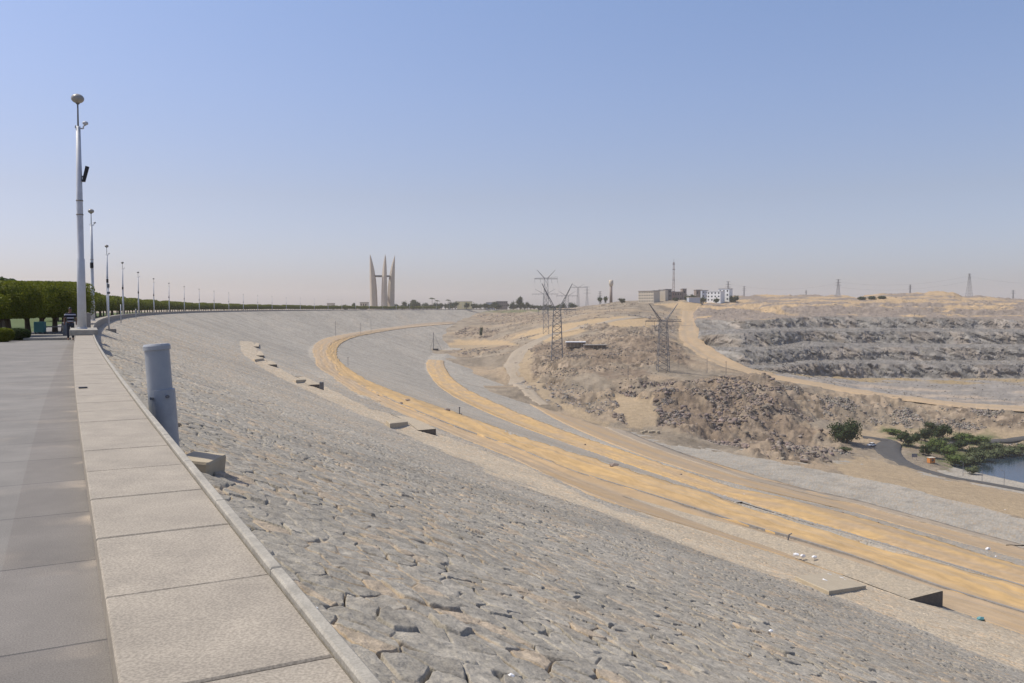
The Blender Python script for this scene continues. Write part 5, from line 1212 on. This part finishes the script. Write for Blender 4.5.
# buildings
def building(px0, px1, pyt, pyb, D, lab, m='beige_wall', floors=3, cols=6, depth=14, roof='concrete_dark', sink=4, frame=True, winm='glass_dark', extra=0, turn=0.0):
    a = at(px0, pyb, D); c = at(px1, pyb, D); W = c[0] - a[0]; H = (pyb - pyt) / F * D; t = empty('building', ((a[0] + c[0]) / 2, D, a[2]), turn); W = W / math.cos(turn); 
    m_ = MB(); m_.box((0, depth / 2, (H - sink) / 2), (W, depth, H + sink)); m_.build('wall', M[m], t)
    m_ = MB(); m_.box((0, depth / 2, H + .25), (W + .8, depth + .8, .5)); m_.build('roof', M[roof], t)
    if floors and cols:
        fh = H / floors; cw = W / cols
        for r in range(floors):
            for c_ in range(cols):
                x = -W / 2 + cw * (c_ + .5); z = fh * (r + .52)
                m_ = MB(); m_.box((x, -.03, z), (cw * .4, .12, fh * .42)); wobj = m_.build('window', M[winm], t)
    tag(t, lab, 'building', 'low buildings on the hill'); return t
building(639.5, 652.5, 291.2, 302.5, 1080, 'long beige building with a window grid at the left of the hilltop group', floors=4, cols=9, depth=12, turn=-.85)
building(653, 659, 290.8, 302, 1100, 'dark grey block between the beige buildings', 'grey_wall', 3, 2, roof='grey_wall')
building(659, 664.7, 290, 301, 1090, 'narrow cream block beside the dark grey one', 'beige_wall', 0, 0, roof='grey_wall', turn=-.8, depth=6)
building(665, 671.5, 289.5, 302, 1110, 'dark grey tower block right of the cream block', 'grey_wall', 3, 2, roof='grey_wall')
building(672, 682, 292, 301, 1120, 'low brown-grey building behind the radio mast', 'brown_wall', 2, 4)
building(682.5, 686.5, 289, 301, 1120, 'narrow brown tower building', 'brown_wall', 2, 1)
building(696, 702, 290, 301, 1120, 'beige brown building left of the pale blue one', 'brown_wall', 2, 2)
building(702, 708, 290.5, 301.5, 1110, 'pale blue-grey building beside the white one', 'blue_wall', 3, 2)
wb = building(708, 719, 291.5, 301.5, 1090, 'bright white stepped building at the right of the hilltop group', 'white', 3, 4, roof='white', turn=-.8, depth=10)
building(719.5, 728, 289, 301, 1100, 'white building with dark bands and a flat canopy roof', 'white', 3, 3, roof='grey_wall', turn=-.8, depth=8)
building(689, 700, 297.5, 302, 1050, 'long low green-grey wall in front of the hilltop buildings', 'blue_wall', 0, 0, roof='beige_wall')
for px, D, h_ in [(688, 1080, 9), (692, 1085, 10), (695, 1080, 8), (703.5, 1060, 7), (731, 1090, 8), (735, 1085, 9), (716, 1060, 5), (676, 1080, 5), (601, 1120, 7), (605, 1125, 7), (622, 1100, 5)]:
    b = at(px, 302, D); far_tree(px, D, h_ + 2, 8, 'dusty dark tree between the hilltop buildings', 'leaf_dark', grp='trees around the hilltop buildings', gz=b[2] - 1.5, n=350)
building(457, 472, 301.5, 307, 1300, 'low building with a bright yellow-white front beyond the trees', 'yellow', 0, 0, 10, 'white'); building(496, 507.5, 301.5, 307, 1320, 'long grey flat-roofed building left of the tall dark tree', 'brown_wall', 2, 6, 12, 'grey_wall')
building(486, 494, 302.5, 307, 1400, 'low pale blue shed among distant trees', 'blue_wall', 0, 0)
building(327, 333, 303.5, 306, 1250, 'tiny pale shed left of the monument', 'beige_wall', 0, 0); building(360, 367, 302.5, 307, 1180, 'low cream hall at the foot of the monument', 'beige_wall', 1, 3)
# long low white roof among rubble
def low_roof(px0, px1, py, h_px, lab, m='white'):
    a = castT(px0, py); c = castT(px1, py); D = min(a[1], c[1]); a = at(px0, py, D); c = at(px1, py, D); W = c[0] - a[0]; H = h_px / F * D; t = empty('long_shed', ((a[0] + c[0]) / 2, D, a[2])); m_ = MB()
    m_.box((0, 3, H * .97), (W, 8, H * .22), 0, .05); m_.build('roof', M[m], t)
    m_ = MB(); m_.box((0, 5, H * .3), (W * .96, 3, H * 1.2)); m_.build('wall', M['brown_wall'], t)
    for k in range(6): m_ = MB(); m_.box((-W * .46 + W * .92 * k / 5, .2, H * .35), (.4, .4, H * 1.3)); m_.build('pillar', M['concrete'], t)
    tag(t, lab, 'shed')
low_roof(566, 586, 346, 4, 'long low shed with a pale flat roof among the rubble'); low_roof(584, 607, 348, 3.0, 'lower ruined shed right of the pale roofed one', 'concrete_dark')
# telegraph poles in the rubble
for px, pyb, pyt, lab in [(628,380,366,'wooden pole on the rubble left of the second pylon'),(707,373,358,'pole beside the haul road'),(722,421,404,'pole in front of the big rubble mound'),(735,392,377,'pole on top of the big rubble mound'),(726,374,361,'stayed pole at the edge of the haul road'),(938,427,418,'short pole below the rock bank'),(959,437,422,'lamp pole on the far shore')]:
    h = castT(px, pyb); H = (pyb - pyt) / F * h[1]; t = empty('utility_pole', h); m_ = MB(); m_.tube([(0, 0, -1), (0, 0, H)], [.16, .11], 6); m_.build('pole', M['steel'], t); m_ = MB(); m_.tube([(-.9, 0, H * .93), (.9, 0, H * .93)], .07, 4); m_.build('crossarm', M['steel'], t); tag(t, lab, 'utility pole', 'poles standing in the valley')
for px, py in [(963,476),(982,481),(1004,486)]:
    h = castT(px, py); t = empty('road_lamp', h); m_ = MB(); m_.tube([(0, 0, -.5), (0, 0, 5.5)], [.12, .07], 6); m_.build('pole', M['far_steel'], t); m_ = MB(); m_.tube([(0, 0, 5.5), (-.8, 0, 5.9)], .07, 6); m_.box((-1.0, 0, 5.9), (.6, .25, .15)); m_.build('lamp_head', M['far_steel'], t)
    tag(t, {963:'leftmost thin lamp post beside the asphalt road',982:'middle thin lamp post beside the asphalt road at the water',1004:'rightmost thin lamp post beside the asphalt road'}[px], 'street lamp', 'thin lamp posts by the lake road')
# car, sign, box
h = castT(871.5, 446); t = empty('parked_car', h, .5); m_ = MB()
def hull(secs, m_):
    vs = []; n = len(secs[0])
    for sct in secs: vs += sct
    fs = [(k*n + j, k*n + (j+1) % n, (k+1)*n + (j+1) % n, (k+1)*n + j) for k in range(len(secs) - 1) for j in range(n)]; fs += [tuple(range(n))[::-1], tuple(range((len(secs)-1)*n, len(secs)*n))]; m_.add(vs, fs)
prof = [(-2.1, .35, .7, .80), (-1.9, .3, .85, .88), (-.8, .3, .95, .88), (.9, .3, .98, .88), (1.9, .3, .9, .86), (2.1, .35, .75, .8)]
hull([[(x, -w, z0), (x, w, z0), (x, w, z1), (x, -w, z1)] for x, z0, z1, w in prof], m_); m_.build('body', M['white'], t)
m_ = MB(); hull([[(x, -w, .93), (x, w, .93), (x, w * .85, z1), (x, -w * .85, z1)] for x, z1, w in [(-1.0, .98, .8), (-.4, 1.45, .8), (.9, 1.47, .8), (1.6, 1.0, .8)]], m_); cb = m_.build('cabin', M['glass_dark'], t)
m_ = MB(); m_.box((.25, 0, 1.48), (1.3, 1.3, .05)); m_.build('roof', M['white'], t)
for x in (-1.35, 1.35):
    for y in (-.82, .82): m_ = MB(); m_.tube([(x, y - .1, .32), (x, y + .1, .32)], .32, 14); m_.build('wheel', M['black'], t)
tag(t, 'small white car parked left of the asphalt road bend', 'car'); t.scale = (1, 1, 1)
h = castT(931, 463); t = empty('kiosk', h, .2); m_ = MB(); m_.box((0, 0, 1.2), (2.6, 2.0, 2.2), 0, .05); m_.build('cabin_wall', M['orange'], t); m_ = MB(); m_.box((0, 0, 2.4), (2.9, 2.3, .2)); m_.build('roof', M['beige_wall'], t); m_ = MB(); m_.box((0, -1.02, 1.4), (.9, .1, .8)); m_.build('window', M['glass_dark'], t); tag(t, 'small orange kiosk in front of the shore bushes', 'kiosk')
h = castT(914.5, 460); t = empty('road_sign', h, 0); m_ = MB(); m_.box((0, 0, 2.0), (2.4, .12, 1.5), 0, .03); m_.build('board', M['far_steel'], t)
for x in (-.9, .9): m_ = MB(); m_.tube([(x, .12, -.3), (x, .12, 2.6)], .06, 6); m_.build('leg', M['far_steel'], t)
tag(t, 'grey sign board on two legs at the asphalt fork', 'sign')
h = castT(900, 441); m_ = MB(); m_.box((0, 0, .8), (1.5, 1.5, 1.7), .3, .15); o = m_.build('guard_box', M['brown_wall']); o.location = h; tag(o, 'small brown box beside the top of the asphalt road', 'box')
h = castT(804, 461.5); m_ = MB(); m_.tube([(-1.3, .6, .5), (1.3, -.4, .35)], .55, 14); o = m_.build('rusty_drum', M['brown_wall']); o.location = h; tag(o, 'dark rusty drum lying at the foot of the rubble mound', 'drum')

# ------------------------------------------------------------------ sky, sun, air, camera
SUN_EL, SUN_AZ = 58.0, -80.0        # azimuth measured from the view direction, negative = left
w = bpy.data.worlds.new('World'); SC.world = w; w.use_nodes = True; nt = w.node_tree
sk = nt.nodes.new('ShaderNodeTexSky'); sk.sky_type = 'NISHITA'; sk.sun_disc = False; sk.sun_elevation = R_(SUN_EL); sk.sun_rotation = R_(SUN_AZ)
sk.altitude = 200; sk.air_density = 1.0; sk.dust_density = 1.6; sk.ozone_density = 3.0
bg = nt.nodes['Background']; bg.inputs['Strength'].default_value = .15
tm_ = nt.nodes.new('ShaderNodeVectorMath'); tm_.operation = 'MULTIPLY'; tm_.inputs[1].default_value = (1.08, 1.08, 1.08); nt.links.new(sk.outputs[0], tm_.inputs[0])
# dusty lavender band of the air low over the desert
g_ = nt.nodes.new('ShaderNodeTexCoord'); sx_ = nt.nodes.new('ShaderNodeSeparateXYZ'); nt.links.new(g_.outputs['Generated'], sx_.inputs[0])
mx_ = nt.nodes.new('ShaderNodeValToRGB'); nt.links.new(sx_.outputs[2], mx_.inputs[0]); e_ = mx_.color_ramp.elements
for k_, (z_, c_) in enumerate(((0, (.82, .77, .90)), (.045, (.80, .735, .87)), (.127, (.88, .74, .76)), (.24, (.95, .845, .88)), (.36, (.98, .92, .965)))):
    el_ = e_[k_] if k_ < 2 else e_.new(z_); el_.position = z_; el_.color = (*c_, 1)
m2_ = nt.nodes.new('ShaderNodeVectorMath'); m2_.operation = 'MULTIPLY'; nt.links.new(tm_.outputs[0], m2_.inputs[0]); nt.links.new(mx_.outputs[0], m2_.inputs[1]); nt.links.new(m2_.outputs[0], bg.inputs['Color'])
sd_ = Vector((math.sin(R_(SUN_AZ)) * math.cos(R_(SUN_EL)), math.cos(R_(SUN_AZ)) * math.cos(R_(SUN_EL)), math.sin(R_(SUN_EL))))
ld = bpy.data.lights.new('sun', 'SUN'); ld.energy = 4.2; ld.angle = R_(.53); ld.color = (1.0, .935, .81); lo = bpy.data.objects.new('sun', ld); COL.objects.link(lo); lo.rotation_euler = (-sd_).to_track_quat('-Z', 'Y').to_euler(); lo.location = (-50, 0, 80)

HAZE = True
if HAZE:
    m = bpy.data.materials.new('haze'); m.use_nodes = True; nt = m.node_tree; nt.nodes.clear(); out = nt.nodes.new('ShaderNodeOutputMaterial'); pv_ = nt.nodes.new('ShaderNodeVolumePrincipled')
    pv_.inputs['Color'].default_value = (.95, .90, .86, 1); pv_.inputs['Density'].default_value = .00011; pv_.inputs['Anisotropy'].default_value = .2
    nt.links.new(pv_.outputs[0], out.inputs['Volume'])
    mb_ = MB(); mb_.box((0, 0, 0), (9000, 9000, 230)); o = mb_.build('haze', m); o.location = (0, 1500, -2); tag(o, 'thin dusty air over the valley', 'haze', kind='stuff')

cd = bpy.data.cameras.new('camera'); cam = bpy.data.objects.new('camera', cd); COL.objects.link(cam); cam.location = (0, 0, 0)
cam.rotation_euler = (R_(90) - PITCH, 0, 0); cd.sensor_width = 36; cd.lens = 36 * F / 1024; cd.clip_end = 100000; cd.clip_start = .05; SC.camera = cam
SC.view_settings.view_transform = 'Standard'; SC.view_settings.look = 'None'; SC.view_settings.exposure = 0; SC.view_settings.gamma = 1
SC.cycles.volume_bounces = 1; SC.cycles.max_bounces = 6
SC.cycles.volume_step_rate = 5
SC.cycles.use_denoising = True
